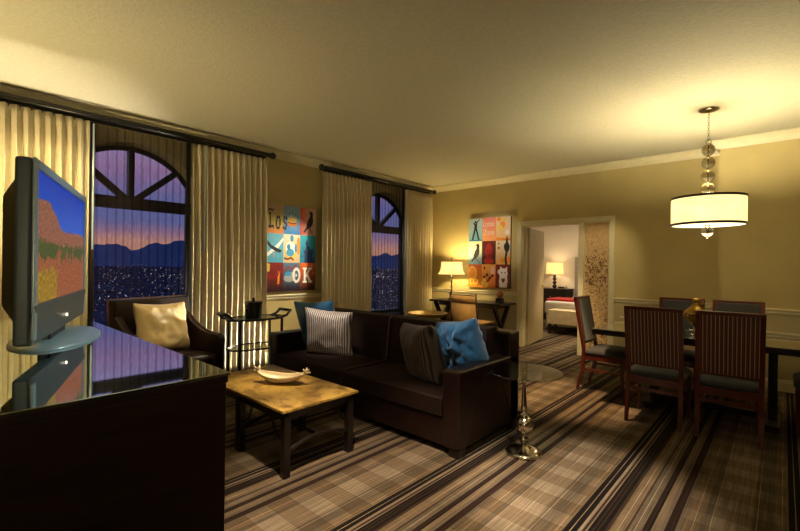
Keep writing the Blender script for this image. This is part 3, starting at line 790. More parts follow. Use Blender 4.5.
for s in (-1, 1):
    bm = bmesh.new()
    for dx, dy, dz in ((.03, 0, .03), (.0, .03, .035), (0, -.03, .03), (.035, .02, .0), (.03, -.025, .005), (-.02, 0, .03)):
        tube(bm, [(s * .198, 0, .085), (s * (.198 + dx * .7), dy * .7, .085 + dz * .7), (s * (.198 + dx), dy, .085 + dz)], [.010, .008, .004], 8)
    ball(bm, (s * .198, 0, .085), .013, 6)
    obj('budded_tip', bm, M['porcelain'], t, smooth=True)

# ------------------------------------------------------------------ glass side table
t = thing('side_table', 'round glass side table on a polished metal pedestal at the sofa end', 'side table', (-1.42, 2.97, 0))
obj('glass_disc', L([(0, .60), (.27, .60), (.272, .606), (.27, .612), (0, .612)], seg=64), M['clearg'], t)
obj('base_plate', L([(0, 0), (.128, 0), (.13, .012), (.126, .026), (.09, .032), (.05, .036), (.035, .055), (0, .06)], seg=48), M['chrome'], t, smooth=True, bevel=0)
obj('pedestal', L([(0, .05), (.022, .055), (.014, .075), (.034, .10), (.038, .112), (.016, .13), (.016, .145), (.045, .16), (.068, .19), (.073, .225), (.064, .255), (.03, .278), (.016, .286), (.045, .292), (.045, .30), (.014, .308), (.020, .33), (.020, .36), (.011, .50), (.012, .53), (.022, .54), (.022, .55), (.011, .56), (.026, .59), (.03, .60), (0, .60)], seg=32), M['chrome'], t, smooth=True)

# ------------------------------------------------------------------ brass tray table behind sofa
t = thing('tray_table', 'round brass tray on a dark pedestal behind the sofa near the desk', 'side table', (-3.93, 5.0, .035))
obj('brass_tray', L([(0, .575), (.18, .58), (.26, .605), (.285, .64), (.30, .645), (.295, .65), (.27, .62), (.18, .592), (0, .59)], seg=48), M['brass'], t, smooth=True)
obj('pedestal', L([(0, -.035), (.17, -.035), (.17, .0), (.04, .05), (.03, .3), (.04, .55), (.12, .578), (0, .578)], seg=24), M['blackmetal'], t, smooth=True)

# ------------------------------------------------------------------ desk, lamp, sculpture, chair
t = thing('writing_desk', 'dark wood writing desk with crossed legs under the painting with the white cat', 'desk', (-4.18, 6.57, 0))
obj('desk_top', B((-4.92, -3.45, 6.30, 6.85, .725, .76)), M['espresso2'], t, bevel=.003, world=True)
obj('drawer_rail', B((-4.75, -3.62, 6.36, 6.82, .665, .725)), M['espresso2'], t, world=True)
for x in (-4.80, -3.58):
    for s in (1, -1):
        bm = bmesh.new(); beam(bm, (x + s * .008, 6.575 - s * .24, 0), (x + s * .008, 6.575 + s * .24, .725), .05, .06); obj('leg', bm, M['espresso2'], t, world=True)
obj('stretcher', B((-4.80, -3.58, 6.56, 6.59, .345, .38)), M['espresso2'], t, world=True)

t = thing('desk_lamp', 'lit desk lamp with flared cream shade on the writing desk', 'lamp', (-4.60, 6.55, .76))
obj('lamp_base', L([(0, 0), (.07, 0), (.07, .018), (.02, .03), (0, .03)], seg=24), M['blackmetal'], t)
bm = bmesh.new(); tube(bm, [(0, 0, .02), (0, 0, .46)], .011, 10)
for k in range(5): ball(bm, (0, 0, .07 + k * .085), .018, 6)
obj('lamp_pole', bm, M['blackmetal'], t, smooth=True)
obj('lamp_shade', L([(.215, .47), (.185, .52), (.168, .60), (.163, .70), (.159, .70), (.164, .60), (.181, .52), (.211, .47), (.215, .47)], seg=48, sq=4.), M['dshade'], t, smooth=True)
bm = bmesh.new(); ball(bm, (0, 0, .58), .028, 8); obj('bulb', bm, M['bulb'], t, smooth=True)
bm = bmesh.new(); tube(bm, [(0, 0, .60), (0, 0, .76)], .006, 8); ball(bm, (0, 0, .77), .013, 6); obj('lamp_finial', bm, M['blackmetal'], t)

t = thing('ball_sculpture', 'small copper ball on a black block at the doorway end of the desk', 'ornament', (-3.60, 6.56, .76))
obj('block', B((-.055, .055, -.05, .05, 0, .085)), M['black'], t, bevel=.004)
bm = bmesh.new(); ball(bm, (0, 0, .145), .062, 10); obj('ball', bm, M['copper'], t, smooth=True)

t = thing('desk_chair', 'tan leather desk chair with thin metal frame facing the desk', 'chair', (-3.79, 6.03, 0), math.radians(-3))
def sling(y0, z0, y1, z1, w=.25):
    bm = bmesh.new(); vs = []
    for i in range(9):
        s = i / 8
        yy = y0 + (y1 - y0) * s; zz = z0 + (z1 - z0) * s; bow = .02 * math.sin(PI * s)
        for xx in (-w, w): vs.append(bm.verts.new((xx, yy - bow, zz)))
    for i in range(8): bm.faces.new((vs[2 * i], vs[2 * i + 1], vs[2 * i + 3], vs[2 * i + 2]))
    return bm
obj('back_sling', sling(-.22, .47, -.27, .80, .24), M['tan'], t, solid=.014, smooth=True)
obj('head_sling', sling(-.272, .81, -.29, .92, .24), M['tan'], t, solid=.014, smooth=True)
bm = bmesh.new()
for z, y in ((.80, -.28), (.845, -.285), (.92, -.295)): beam(bm, (-.24, y, z), (.24, y, z), .02, .012)
obj('back_ribs', bm, M['brownrib'], t)
bm = sling(-.22, .455, .24, .47, .24); obj('seat_sling', bm, M['tan'], t, solid=.02)
for s in (-1, 1):
    bm = bmesh.new(); tube(bm, [(s * .255, .26, .46), (s * .255, .0, .45), (s * .255, -.20, .45), (s * .255, -.245, .52), (s * .255, -.285, .75), (s * .255, -.30, .95)], .012, 8); obj('side_frame', bm, M['brownrib'], t, smooth=True)
bm = bmesh.new(); tube(bm, [(0, 0, .44), (0, 0, .10)], .03, 12); obj('column', bm, M['chrome'], t)
bm = bmesh.new(); beam(bm, (-.24, 0, .44), (.24, 0, .44), .04, .02); obj('cross_bar', bm, M['chrome'], t)
for k in range(5):
    a = 2 * PI * k / 5 + .3
    bm = bmesh.new(); tube(bm, [(0, 0, .11), (.27 * math.cos(a), .27 * math.sin(a), .065)], [.022, .014], 8); lg = obj('leg', bm, M['chrome'], t)
    bm = bmesh.new(); ball(bm, (.27 * math.cos(a), .27 * math.sin(a), .029), .029, 6); obj('castor', bm, M['tvblack'], lg)

# ------------------------------------------------------------------ paintings
def wavy(pts, w):
    # thick polyline -> polygon list of quads
    out = []
    for (a, b) in zip(pts, pts[1:]):
        dx, dy = b[0] - a[0], b[1] - a[1]; l = math.hypot(dx, dy) or 1; nx, ny = -dy / l * w / 2, dx / l * w / 2
        out.append([(a[0] + nx, a[1] + ny), (a[0] - nx, a[1] - ny), (b[0] - nx, b[1] - ny), (b[0] + nx, b[1] + ny)])
    return out
def circ(cx, cy, rx, ry=None, n=14, a0=0., a1=2 * PI):
    ry = ry or rx; full = abs(a1 - a0 - 2 * PI) < 1e-6
    return [(cx + rx * math.cos(a0 + (a1 - a0) * i / (n if full else n - 1)), cy + ry * math.sin(a0 + (a1 - a0) * i / (n if full else n - 1))) for i in range(n)]
BIRD = [(.20, .12), (.30, .22), (.38, .30), (.42, .44), (.48, .56), (.58, .66), (.62, .74), (.60, .80), (.50, .83), (.60, .86), (.68, .90), (.76, .88), (.81, .80), (.80, .68), (.82, .56), (.78, .42), (.68, .32), (.54, .26), (.40, .20), (.28, .10)]

def painting(root, W, H, fn, cells, rev=False):
    """fn(u, v, w): metres along the width, up, out of the wall."""
    obj('canvas', (lambda bm: (prism(bm, [(0, 0), (W, 0), (W, H), (0, H)], .035, fn), bm)[1])(bmesh.new()), M['ink'], root)
    cw, ch = W / 3, H / 3
    out = []
    for k, (m, motifs) in enumerate(cells):
        i, j = k % 3, 2 - k // 3
        bm = bmesh.new(); prism(bm, [(i * cw, j * ch), ((i + 1) * cw, j * ch), ((i + 1) * cw, (j + 1) * ch), (i * cw, (j + 1) * ch)], .002, lambda u, v, w: fn(u, v, .035 + w))
        p = obj('printed_square', bm, m, root); out.append(p)
        by = {}
        for mt, poly in motifs: by.setdefault(mt, []).append(poly)
        for lv, (mt, polys) in enumerate(by.items()):
            bm = bmesh.new()
            for q, poly in enumerate(polys): prism(bm, [(i * cw + a * cw, j * ch + b * ch) for a, b in poly], .0012 + .0012 * lv + .0001 * (q % 5), lambda u, v, w: fn(u, v, .037 + w))
            obj('printed_motif', bm, M[mt], p)
    return out
for nm, c in (('i_red', (.32, .010, .010)), ('i_orange', (.80, .27, .03)), ('i_yellow', (.80, .55, .10)), ('i_blue', (.05, .28, .50)), ('i_navy', (.01, .03, .10)), ('i_teal', (.02, .20, .32)), ('i_pink', (.80, .45, .38)), ('i_dkred', (.12, .005, .005)), ('i_grey', (.35, .38, .40))):
    M[nm] = mat(nm[2:] + '_ink', c, .5, var=.1)
G = grad_mat
# left painting (on the window wall): u runs along +y
W1, H1 = .84, 1.23; y1_, z1_ = 3.13, .99
root = thing('painting', 'square-panelled painting with Los, crown, crow, aeroplane and OK between the curtains', 'painting', (WX, y1_, z1_), 0., 'square-panelled paintings')
f1 = lambda u, v, w: (w + .001, u, v)
crown_m = [('i_orange', circ(.5, .38, .30, .10)), ('i_yellow', [(.22, .42), (.25, .62), (.36, .56), (.42, .68), (.5, .58), (.58, .68), (.64, .56), (.75, .62), (.78, .42)])] + [('ink', circ(a, b, .03, .03, 8)) for a, b in ((.16, .62), (.32, .72), (.5, .78), (.68, .72), (.84, .62))] + [('i_red', q) for q in wavy([(.24, .42), (.5, .38), (.76, .42)], .03)]
plane_m = [('white', [(.0, .28), (.62, .62), (.98, .88), (1., .78), (.70, .50), (.1, .2)]), ('ink', [(.0, .82), (.30, .60), (.70, .48), (.92, .42), (.80, .34), (.55, .38), (.25, .50), (0, .68)]), ('i_grey', [(.36, .36), (.50, .40), (.46, .16), (.42, .14)])]
horse_m = [('i_yellow', circ(.45, .45, .40, .34)), ('white', circ(.42, .5, .30, .26)), ('i_blue', circ(.40, .36, .24, .14)), ('i_blue', circ(.5, .86, .10, .12)), ('i_blue', circ(.74, .52, .09, .16)), ('i_orange', circ(.90, .6, .10, .32)), ('i_teal', circ(.30, .56, .10, .10))] + [('i_dkred', q) for q in wavy([(.05, .16), (.25, .12), (.45, .18), (.6, .1)], .05)]
rider_m = [('i_navy', [(.30, 0), (.30, .30), (.24, .42), (.34, .48), (.38, .62), (.34, .72), (.42, .84), (.50, .74), (.50, .62), (.62, .56), (.66, .46), (.80, .52), (.86, .38), (.78, .30), (.80, 0)]), ('i_teal', [(.0, 0), (.0, .18), (.28, .22), (.28, 0)])]
scr_m = [('i_orange', [(.66, .25), (.78, .25), (.82, .72), (.70, .70)]), ('i_yellow', [(.0, .66), (.22, .70), (.24, .95), (0, .98)])] + [('i_red', q) for q in wavy([(0.04, .42), (.16, .62), (.24, .40), (.34, .58), (.44, .42), (.54, .64), (.64, .50), (.80, .72), (.98, .66)], .05)]
cloud_m = [('i_grey', circ(.35, .45, .32, .14)), ('i_grey', circ(.6, .55, .26, .12)), ('i_blue', circ(.3, .6, .2, .08))] + [('i_red', q) for q in wavy([(0.02, .70), (.3, .86), (.5, .78), (.8, .94)], .05)]
bird_m = [('ink', BIRD)] + [('ink', q) for q in wavy([(.55, .28), (.80, .05)], .025) + wavy([(.62, .3), (.74, .1)], .02) + wavy([(.40, .42), (.06, .66)], .015)]
painting(root, W1, H1, f1, [
    (G('art_yellow_lilac', (.75, .30, .06), (.62, .55, .12), blot=.12, c3=(.70, .50, .45)), []), (G('art_skyblue', (.05, .30, .62), (.45, .62, .80), blot=.1), crown_m), (G('art_pale_red', (.70, .12, .05), (.82, .66, .58), axis=1, blot=.15), bird_m),
    (G('art_aqua', (.12, .42, .55), (.20, .50, .62)), plane_m), (G('art_cream', (.70, .52, .30), (.80, .72, .55)), horse_m), (G('art_teal', (.01, .10, .25), (.05, .50, .62), blot=.1), rider_m),
    (G('art_crimson', (.06, .006, .008), (.32, .02, .012), blot=.2), scr_m), (G('art_dusk', (.04, .015, .05), (.14, .25, .36), blot=.15), cloud_m), (G('art_sunset', (.07, .01, .015), (.75, .20, .02), blot=.12), [('white', circ(.88, .62, .025)), ('white', circ(.76, .90, .03, .02))])])
def glyphs(root, name, m, polys, ox, oz, w, h, lift, fn):
    bm = bmesh.new()
    for q, p in enumerate(polys): prism(bm, [(ox + a * w, oz + b * h) for a, b in p], .0015 + .00008 * (q % 9), lambda u, v, ww: fn(u, v, lift + ww))
    obj(name, bm, M[m], root)
dia = lambda x, y, r: [(x - r, y), (x, y - r), (x + r, y), (x, y + r)]
# blackletter L, o, s on a 3-wide board
los = [[(.18, .16), (.36, .16), (.36, 1.05), (.18, .95)], [(.02, .10), (.18, .0), (.55, .12), (.75, -.02), (.80, .22), (.60, .30), (.36, .22), (.12, .26)], dia(.22, 1.12, .16), wavy([(.0, 1.35), (.3, 1.5), (.5, 1.36), (.7, 1.5)], .10)[0], wavy([(.3, 1.5), (.5, 1.36)], .10)[0], wavy([(.5, 1.36), (.7, 1.5)], .10)[0],
       [(1.0, .2), (1.2, .12), (1.2, .78), (1.0, .70)], [(1.48, .2), (1.68, .3), (1.68, .82), (1.48, .74)], dia(1.22, .88, .17), dia(1.48, .90, .15), dia(1.22, .08, .15), dia(1.44, .10, .17),
       [(2.0, .55), (2.18, .48), (2.18, .85), (2.0, .75)], dia(2.20, .92, .16), dia(2.46, .84, .15), [(2.04, .58), (2.42, .40), (2.52, .50), (2.14, .66)], [(2.38, .16), (2.56, .24), (2.56, .52), (2.38, .44)], dia(2.34, .08, .17), dia(2.08, .12, .15)]
glyphs(root, 'lettering', 'ink', los, .03, .885, .118, .185, .0395, f1)
ring = wavy([(.40 + .30 * math.cos(2 * PI * k / 20), .5 + .40 * math.sin(2 * PI * k / 20)) for k in range(21)], .19)
okp = ring + [[(.14, .44), (.26, .44), (.26, .56), (.14, .56)], [(.32, .46), (.48, .46), (.48, .54), (.32, .54)]]
okp += [[(1.12, .04), (1.30, .04), (1.30, .96), (1.12, .96)], [(1.02, .02), (1.42, .02), (1.42, .14), (1.02, .14)], [(1.02, .86), (1.42, .86), (1.42, .98), (1.02, .98)], [(1.28, .44), (1.40, .36), (1.80, .92), (1.64, .94)], [(1.36, .52), (1.50, .62), (1.88, .08), (1.68, .04)], [(1.60, .86), (1.94, .86), (1.94, .98), (1.60, .98)], [(1.60, .02), (1.98, .02), (1.98, .14), (1.60, .14)]]
glyphs(root, 'lettering', 'white', okp, .43, .11, .178, .235, .0415, f1)
# far painting: u runs along +x
W2, H2 = .86, 1.28
root = thing('painting', 'square-panelled painting with batter, crow, playing card and white cat above the desk', 'painting', (-4.43, FY, .995), 0., 'square-panelled paintings')
f2 = lambda u, v, w: (u, -w - .001, v)
bat_m = [('ink', p) for p in ([(.40, .52), (.62, .52), (.60, .70), (.66, .84), (.60, .86), (.54, .76), (.48, .76), (.36, .84), (.32, .80), (.42, .70)], circ(.50, .84, .07, .06), [(.40, .54), (.54, .54), (.34, .06), (.22, .06)], [(.50, .54), (.62, .54), (.82, .06), (.70, .06)])] + [('ink', q) for q in wavy([(.62, .84), (.82, .96)], .04)] + [('i_teal', [(0, 0), (1, 0), (1, .06), (0, .06)])]
star_m = [('i_orange', circ(.45, .68, .20, .14)), ('i_yellow', circ(.30, .55, .18, .12)), ('i_orange', circ(.20, .9, .16, .09)), ('i_yellow', circ(.5, .86, .14, .08))] + [('white', q) for a in range(4) for q in wavy([(.78 - .17 * math.cos(a * PI / 4), .34 - .13 * math.sin(a * PI / 4)), (.78 + .17 * math.cos(a * PI / 4), .34 + .13 * math.sin(a * PI / 4))], .045)] + [('i_orange', [(0, 0), (1, 0), (1, .08), (0, .14)])]
red_m = [('i_red', circ(.5, .55, .26, .36)), ('i_red', circ(.5, .15, .36, .14)), ('i_dkred', circ(.4, .6, .06, .03)), ('i_dkred', circ(.6, .6, .06, .03)), ('i_dkred', circ(.5, .36, .10, .025))]
card_m = [('i_red', [(.20, .62), (.12, .70), (.15, .75), (.20, .72), (.25, .75), (.28, .70)]), ('i_red', circ(.2, .88, .05, .04)), ('i_orange', circ(.5, .18, .2, .10)), ('i_orange', circ(.9, .2, .12, .12)),
          ('ink', [(.66, 0), (.80, 0), (.76, .3), (.82, .5), (.92, .62), (.96, .76), (.84, .92), (.80, 1.12), (.76, 1.2), (.72, 1.08), (.70, .92), (.56, .80), (.58, .66), (.68, .52), (.62, .28)])]
disc_m = [('i_yellow', circ(.30, .62, .34, .30)), ('i_orange', circ(.30, .62, .27, .24)), ('i_yellow', circ(.30, .62, .20, .17)), ('i_orange', circ(.30, .62, .12, .10)), ('i_yellow', circ(.30, .62, .06, .05))]
rose_m = [('i_dkred', circ(a, b, .11, .07, 8)) for a, b in ((.2, .45), (.4, .55), (.6, .42), (.78, .52), (.5, .3))] + [('i_yellow', circ(a, b, .12, .10)) for a, b in ((.1, .2), (.35, .12), (.2, .32))] + [('i_pink', circ(.8, .75, .16, .18)), ('i_dkred', circ(.2, .84, .06, .07)), ('i_orange', circ(.6, .2, .14, .1))]
cat_m = [('white', [(.28, .04), (.78, .04), (.84, .30), (.80, .50), (.84, .62), (.80, .74), (.80, .92), (.68, .84), (.48, .84), (.34, .92), (.30, .80), (.16, .76), (.14, .64), (.24, .60), (.30, .50), (.24, .30)]),
         ('i_dkred', [(.54, .22), (.42, .34), (.44, .44), (.54, .40), (.64, .44), (.66, .34)]), ('i_dkred', circ(.44, .66, .045, .03)), ('i_dkred', circ(.66, .66, .045, .03))]
bird2 = [('ink', BIRD)] + [('ink', q) for q in wavy([(.5, .28), (.84, .04)], .025) + wavy([(.40, .42), (.06, .66)], .015)]
painting(root, W2, H2, f2, [
    (G('art_ice', (.16, .40, .52), (.60, .72, .78), blot=.1), bat_m), (G('art_rose', (.85, .45, .22), (.82, .34, .30), blot=.15), []), (G('art_peach', (.82, .55, .30), (.84, .70, .56), blot=.15), star_m),
    (G('art_lemon_ice', (.25, .50, .66), (.85, .80, .55), blot=.12), bird2), (G('art_maroon', (.08, .008, .01), (.16, .008, .015), blot=.1), red_m), (G('art_card', (.80, .48, .12), (.85, .78, .66), blot=.12), card_m),
    (G('art_tangerine', (.70, .35, .04), (.62, .12, .02), blot=.15), disc_m), (G('art_amber', (.72, .25, .03), (.80, .45, .12), blot=.2), rose_m), (G('art_oxblood', (.20, .008, .008), (.26, .01, .01), blot=.05), cat_m)])
text_obj('lettering', 'Loose', M['white'], root, .15, lambda x, y, z: f2(.30 + x, 1.12 + y, .0385 + z), -.002, .66)
text_obj('lettering', 'Zone', M['white'], root, .15, lambda x, y, z: f2(.31 + x, .965 + y, .0385 + z), -.002, .72)
text_obj('lettering', 'LO', M['i_yellow'], root, .15, lambda x, y, z: f2(.03 + x, .05 + y, .0425 + z), .002, .95)

# ------------------------------------------------------------------ dining set
tx0, tx1, ty0, ty1, tzz = -1.465, .42, 4.59, 5.50, .76
t = thing('dining_table', 'long dark dining table with smoked glass top under the chandelier', 'dining table', ((tx0 + tx1) / 2, (ty0 + ty1) / 2, 0))
obj('glass_top', B((tx0, tx1, ty0, ty1, tzz - .012, tzz)), M['dinetop'], t, bevel=.003, world=True)
obj('top_frame', B((tx0 + .004, tx1 - .004, ty0 + .004, ty1 - .004, tzz - .06, tzz - .012)), M['espresso2'], t, bevel=.003, world=True)
for x in (-.98, -.06):
    obj('leg', B((x - .032, x + .032, 4.99, 5.11, .06, tzz - .06)), M['espresso2'], t, bevel=.004, world=True)
    obj('foot', B((x - .05, x + .05, 4.80, 5.30, 0, .06)), M['espresso2'], t, bevel=.006, world=True)
obj('stretcher', B((-.93, -.11, 5.02, 5.08, .05, .10)), M['espresso2'], t, world=True)

def dining_chair(label, loc, rz, src=[None]):
    if src[0] is None:
        t = thing('dining_chair', label, 'chair', loc, rz, 'dining chairs around the long table')
        hw = .205
        # back is slightly raked: y from -.17 at z .45 to -.275 at z 1.04
        def bk(z): return -.17 - .105 * (z - .45) / .59
        bm = bmesh.new()
        for s in (-1, 1):
            beam(bm, (s * hw, bk(.45), .44), (s * hw, bk(1.04), 1.04), .036, .036)
        beam(bm, (-hw - .018, bk(1.03), 1.028), (hw + .018, bk(1.03), 1.028), .036, .034)
        beam(bm, (-hw, bk(.53), .53), (hw, bk(.53), .53), .03, .03)
        obj('back_frame', bm, M['mahogany'], t, bevel=.004)
        bm = bmesh.new(); mt = Matrix.Rotation(math.atan2(.105, .59), 4, 'X')
        vs = addbox(bm, -hw + .016, hw - .016, -.024, -.004, 0, .49)
        for v in vs: v.co = mt @ v.co + Vector((0, bk(.53), .535))
        obj('striped_back', bm, M['stripe'], t, bevel=.006)['label'] = 'brown and pink striped back fabric'
        bm = bmesh.new(); vs = addbox(bm, -hw + .016, hw - .016, -.006, .028, 0, .49)
        for v in vs: v.co = mt @ v.co + Vector((0, bk(.53), .535))
        obj('back_pad', bm, M['greyfab'], t, bevel=.015)['label'] = 'slate grey inner back pad'
        obj('seat', cushion(bmesh.new(), -.225, .225, -.165, .26, .405, .47, .028), M['greyfab'], t, smooth=True, bevel=.02, ang=50)
        obj('seat_frame', B((-.215, .215, -.19, -.16, .35, .41), (-.215, .215, .22, .245, .35, .41), (-.215, -.19, -.19, .245, .35, .41), (.19, .215, -.19, .245, .35, .41)), M['mahogany'], t)
        for s in (-1, 1):
            bm = bmesh.new(); beam(bm, (s * hw, -.245, 0), (s * hw, -.185, .22), .026, .028, .036, .038); beam(bm, (s * hw, -.185, .22), (s * hw, -.172, .46), .036, .038)
            obj('leg', bm, M['mahogany'], t, bevel=.003)
            bm = bmesh.new(); beam(bm, (s * hw, .225, 0), (s * hw, .225, .40), .026, .026, .038, .038); obj('leg', bm, M['mahogany'], t, bevel=.003)
            bm = bmesh.new(); beam(bm, (s * hw, -.19, .235), (s * hw, .225, .235), .018, .026); obj('stretcher', bm, M['mahogany'], t)
        bm = bmesh.new(); beam(bm, (-hw, -.18, .30), (hw, -.18, .30), .018, .028); obj('stretcher', bm, M['mahogany'], t)
        src[0] = t; return t
    s = src[0]; r = s.copy(); COL.objects.link(r); r.location = loc; r.rotation_euler = (0, 0, rz); r['label'] = label
    for ch in s.children:
        c = ch.copy(); COL.objects.link(c); c.parent = r
    return r
dining_chair('striped-back wooden dining chair seen from behind, nearest the glass side table', (-.845, 4.50, 0), 0)
dining_chair('striped-back wooden dining chair seen from behind, directly beneath the hanging drum lamp', (-.335, 4.53, 0), math.radians(4))
dining_chair('dining chair in side view at the table end next to the doorway', (-1.50, 5.20, 0), math.radians(-90))
dining_chair('dining chair with grey back across the table, left of the other wall-side chair', (-.876, 5.60, 0), PI)
dining_chair('dining chair with grey back across the table, behind the chair beneath the hanging lamp', (-.36, 5.60, 0), PI)
dining_chair('dining chair at the table end farthest from the doorway, mostly cut off', (.33, 5.05, 0), math.radians(90))

t = thing('glass_vase', 'gourd-shaped amber glass vase with pinched neck on the dining table', 'vase', (-.63, 5.03, tzz))
obj('vase_body', L([(0, 0), (.05, 0), (.052, .01), (.02, .03), (.018, .07), (.05, .09), (.092, .13), (.108, .175), (.095, .215), (.055, .25), (.032, .275), (.030, .305), (.038, .335), (.030, .335), (.022, .30), (0, .29)], seg=32), M['amber'], t, smooth=True)
bm = bmesh.new(); tube(bm, [(.04, 0, .25), (.058, 0, .285), (.052, 0, .32)], [.012, .010, .006], 8); obj('spout', bm, M['amber'], t, smooth=True)
o = obj('glass_votive', L([(0, 0), (.04, 0), (.05, .03), (.055, .06), (.05, .06), (.042, .02), (0, .012)], seg=24), M['clear'], None, smooth=True); o.location = (-.62, 4.74, tzz); tag(o, 'small clear glass votive holder on the dining table near the vase', 'votive')

# ------------------------------------------------------------------ chandelier
HX, HY = -.565, 5.176
t = thing('chandelier', 'hanging cream drum chandelier on a stack of glass balls above the dining table', 'chandelier', (HX, HY, CZ))
obj('canopy', L([(0, 0), (.085, 0), (.085, -.012), (.06, -.022), (.012, -.03), (0, -.03)]), M['chrome'], t, smooth=True)
bm = bmesh.new()
zc = -.03; k = 0
while zc > -.30:
    pts = [((.010 * math.cos(a) if k % 2 else 0), (0 if k % 2 else .010 * math.cos(a)), zc - .014 + .017 * math.sin(a)) for a in [2 * PI * i / 12 for i in range(13)]]
    tube(bm, pts, .0022, 6, False); zc -= .026; k += 1
tube(bm, [(.022 * math.cos(a), 0, -.325 + .022 * math.sin(a)) for a in [2 * PI * i / 20 for i in range(21)]], .004, 6, False)
obj('chain', bm, M['chrome'], t)
for k in range(4):
    bm = bmesh.new(); ball(bm, (0, 0, -.405 - k * .128), .058, 10); obj('glass_ball', bm, M['crystal'], t, smooth=True)
    bm = bmesh.new(); lathe(bm, [(0, .066), (.016, .062), (.014, .055), (.006, .05), (.006, -.05), (.014, -.055), (.016, -.062), (0, -.066)], (0, 0, -.405 - k * .128), seg=16); obj('spindle', bm, M['chrome'], t, smooth=True)
SR = .308; st_, sb_ = -.87, -1.155
obj('lamp_shade', L([(SR, sb_ + .02), (SR, st_ - .02), (SR - .006, st_ - .02), (SR - .006, sb_ + .02), (SR, sb_ + .02)], seg=72), M['shade'], t, smooth=False)
for z in (st_ - .025, sb_):
    obj('shade_band', L([(SR - .008, z), (SR + .004, z), (SR + .004, z + .022), (SR - .008, z + .022), (SR - .008, z)], seg=72), M['band'], t)
obj('diffuser', L([(0, sb_ + .004), (SR - .01, sb_ + .004), (SR - .01, sb_ + .010), (0, sb_ + .010)], seg=64), M['diffuser'], t)
bm = bmesh.new(); tube(bm, [(0, 0, -.80), (0, 0, sb_)], .008, 8)
for k in range(3):
    a = 2 * PI * k / 3; tube(bm, [(0, 0, st_ - .01), (SR * math.cos(a), SR * math.sin(a), st_ - .01)], .004, 6)
obj('stem', bm, M['chrome'], t)
for k in range(4):
    a = PI / 4 + k * PI / 2; bm = bmesh.new(); ball(bm, (.14 * math.cos(a), .14 * math.sin(a), -.98), .03, 6); obj('bulb', bm, M['bulb'], t, smooth=True)
bm = bmesh.new(); ball(bm, (0, 0, sb_ - .06), .052, 10); obj('glass_ball', bm, M['crystal'], t, smooth=True)
bm = bmesh.new(); lathe(bm, [(0, .01), (.03, .008), (.03, 0), (.008, -.01), (.008, -.11), (.016, -.12), (0, -.13)], (0, 0, sb_), seg=16); obj('finial', bm, M['chrome'], t, smooth=True)

# ------------------------------------------------------------------ bedroom beyond
struct('wall_bedroom_far', B((-5.7, -.4, 11.4, 11.5, 0, 2.9)), M['bedwall'])
struct('wall_bedroom_left', B((-5.7, -5.6, FY + .14, 11.5, 0, 2.9)), M['bedwall'])
struct('wall_bedroom_right', B((-.5, -.4, FY + .14, 11.5, 0, 2.9)), M['bedwall'])
struct('ceiling_bedroom', B((-5.7, -.4, FY + .14, 11.5, 2.9, 3.0)), M['ceiling'])
struct('floor_bedroom', B((-5.7, WX - .3, FY + .14, 11.5, -.1, 0)), M['carpet'])
t = thing('bed', 'white-made bed with crimson throw seen through the doorway', 'bed', (-3.05, 10.2, 0))
obj('headboard', B((-4.04, -2.05, 11.28, 11.39, .3, 1.66)), M['headfab'], t, bevel=.02, world=True)
obj('bed_base', B((-3.90, -2.2, 9.2, 11.28, .10, .36)), M['linen'], t, world=True)
obj('mattress', B((-3.94, -2.16, 9.16, 11.28, .36, .64)), M['linen'], t, bevel=.05, world=True)
obj('throw', B((-3.955, -2.145, 9.30, 9.95, .60, .69)), M['red'], t, bevel=.02, world=True)['label'] = 'crimson throw over the foot of the bed'
for x in (-3.8, -2.3):
    for y in (9.28, 11.1): obj('leg', B((x - .03, x + .03, y - .03, y + .03, 0, .10)), M['espresso2'], t, world=True)
for i, x in enumerate((-3.5, -2.65)):
    o = obj('bed_pillow', pillow_bm(.70, .45, .18, i + 30), M['linen'], None, smooth=True); o.location = (x, 11.08, .87); o.rotation_euler = (math.radians(-15), 0, 0)
    tag(o, 'white bed pillow against the grey headboard, ' + ('on the nightstand side' if i == 0 else 'on the side away from the nightstand'), 'pillow', 'white pillows on the bed')
t = thing('upholstered_bench', 'ivory upholstered bench with dark legs at the foot of the bed', 'bench', (-3.0, 8.93, 0))
obj('seat', B((-3.68, -2.35, 8.73, 9.12, .20, .50)), M['benchfab'], t, bevel=.015, world=True)
for x in (-3.64, -3.02, -2.39):
    for y in (8.77, 9.08): obj('leg', B((x - .025, x + .025, y - .025, y + .025, 0, .20)), M['espresso2'], t, world=True)
t = thing('nightstand', 'dark wood nightstand beside the grey headboard in the bedroom', 'nightstand', (-4.50, 11.12, 0))
obj('cabinet', B((-4.92, -4.10, 10.88, 11.36, .08, .80)), M['espresso'], t, bevel=.004, world=True)
obj('nightstand_top', B((-4.94, -4.08, 10.86, 11.37, .80, .83)), M['espresso'], t, bevel=.004, world=True)
for z in (.12, .46):
    dr = obj('drawer', B((-4.88, -4.14, 10.865, 10.88, z, z + .31)), M['espresso2'], t, world=True)
    bm = bmesh.new(); ball(bm, (-4.5, 10.855, z + .16), .018, 5); obj('knob', bm, M['chrome'], dr, world=True)
obj('plinth', B((-4.88, -4.14, 10.92, 11.34, 0, .08)), M['espresso2'], t, world=True)
t = thing('bedside_lamp', 'lit bedside lamp with stacked black ball base on the nightstand', 'lamp', (-4.50, 11.12, .83))
bm = bmesh.new()
for k, r in enumerate((.055, .052, .048, .04)): ball(bm, (0, 0, .055 + sum((.10, .095, .085)[:k])), r, 8)
obj('ball_base', bm, M['black'], t, smooth=True)
obj('lamp_shade', L([(.225, .38), (.205, .68), (.20, .68), (.22, .38), (.225, .38)], seg=40), M['bshade'], t, smooth=True)
bm = bmesh.new(); tube(bm, [(0, 0, .33), (0, 0, .5)], .008); ball(bm, (0, 0, .53), .03, 6); obj('bulb', bm, M['bulb'], t)
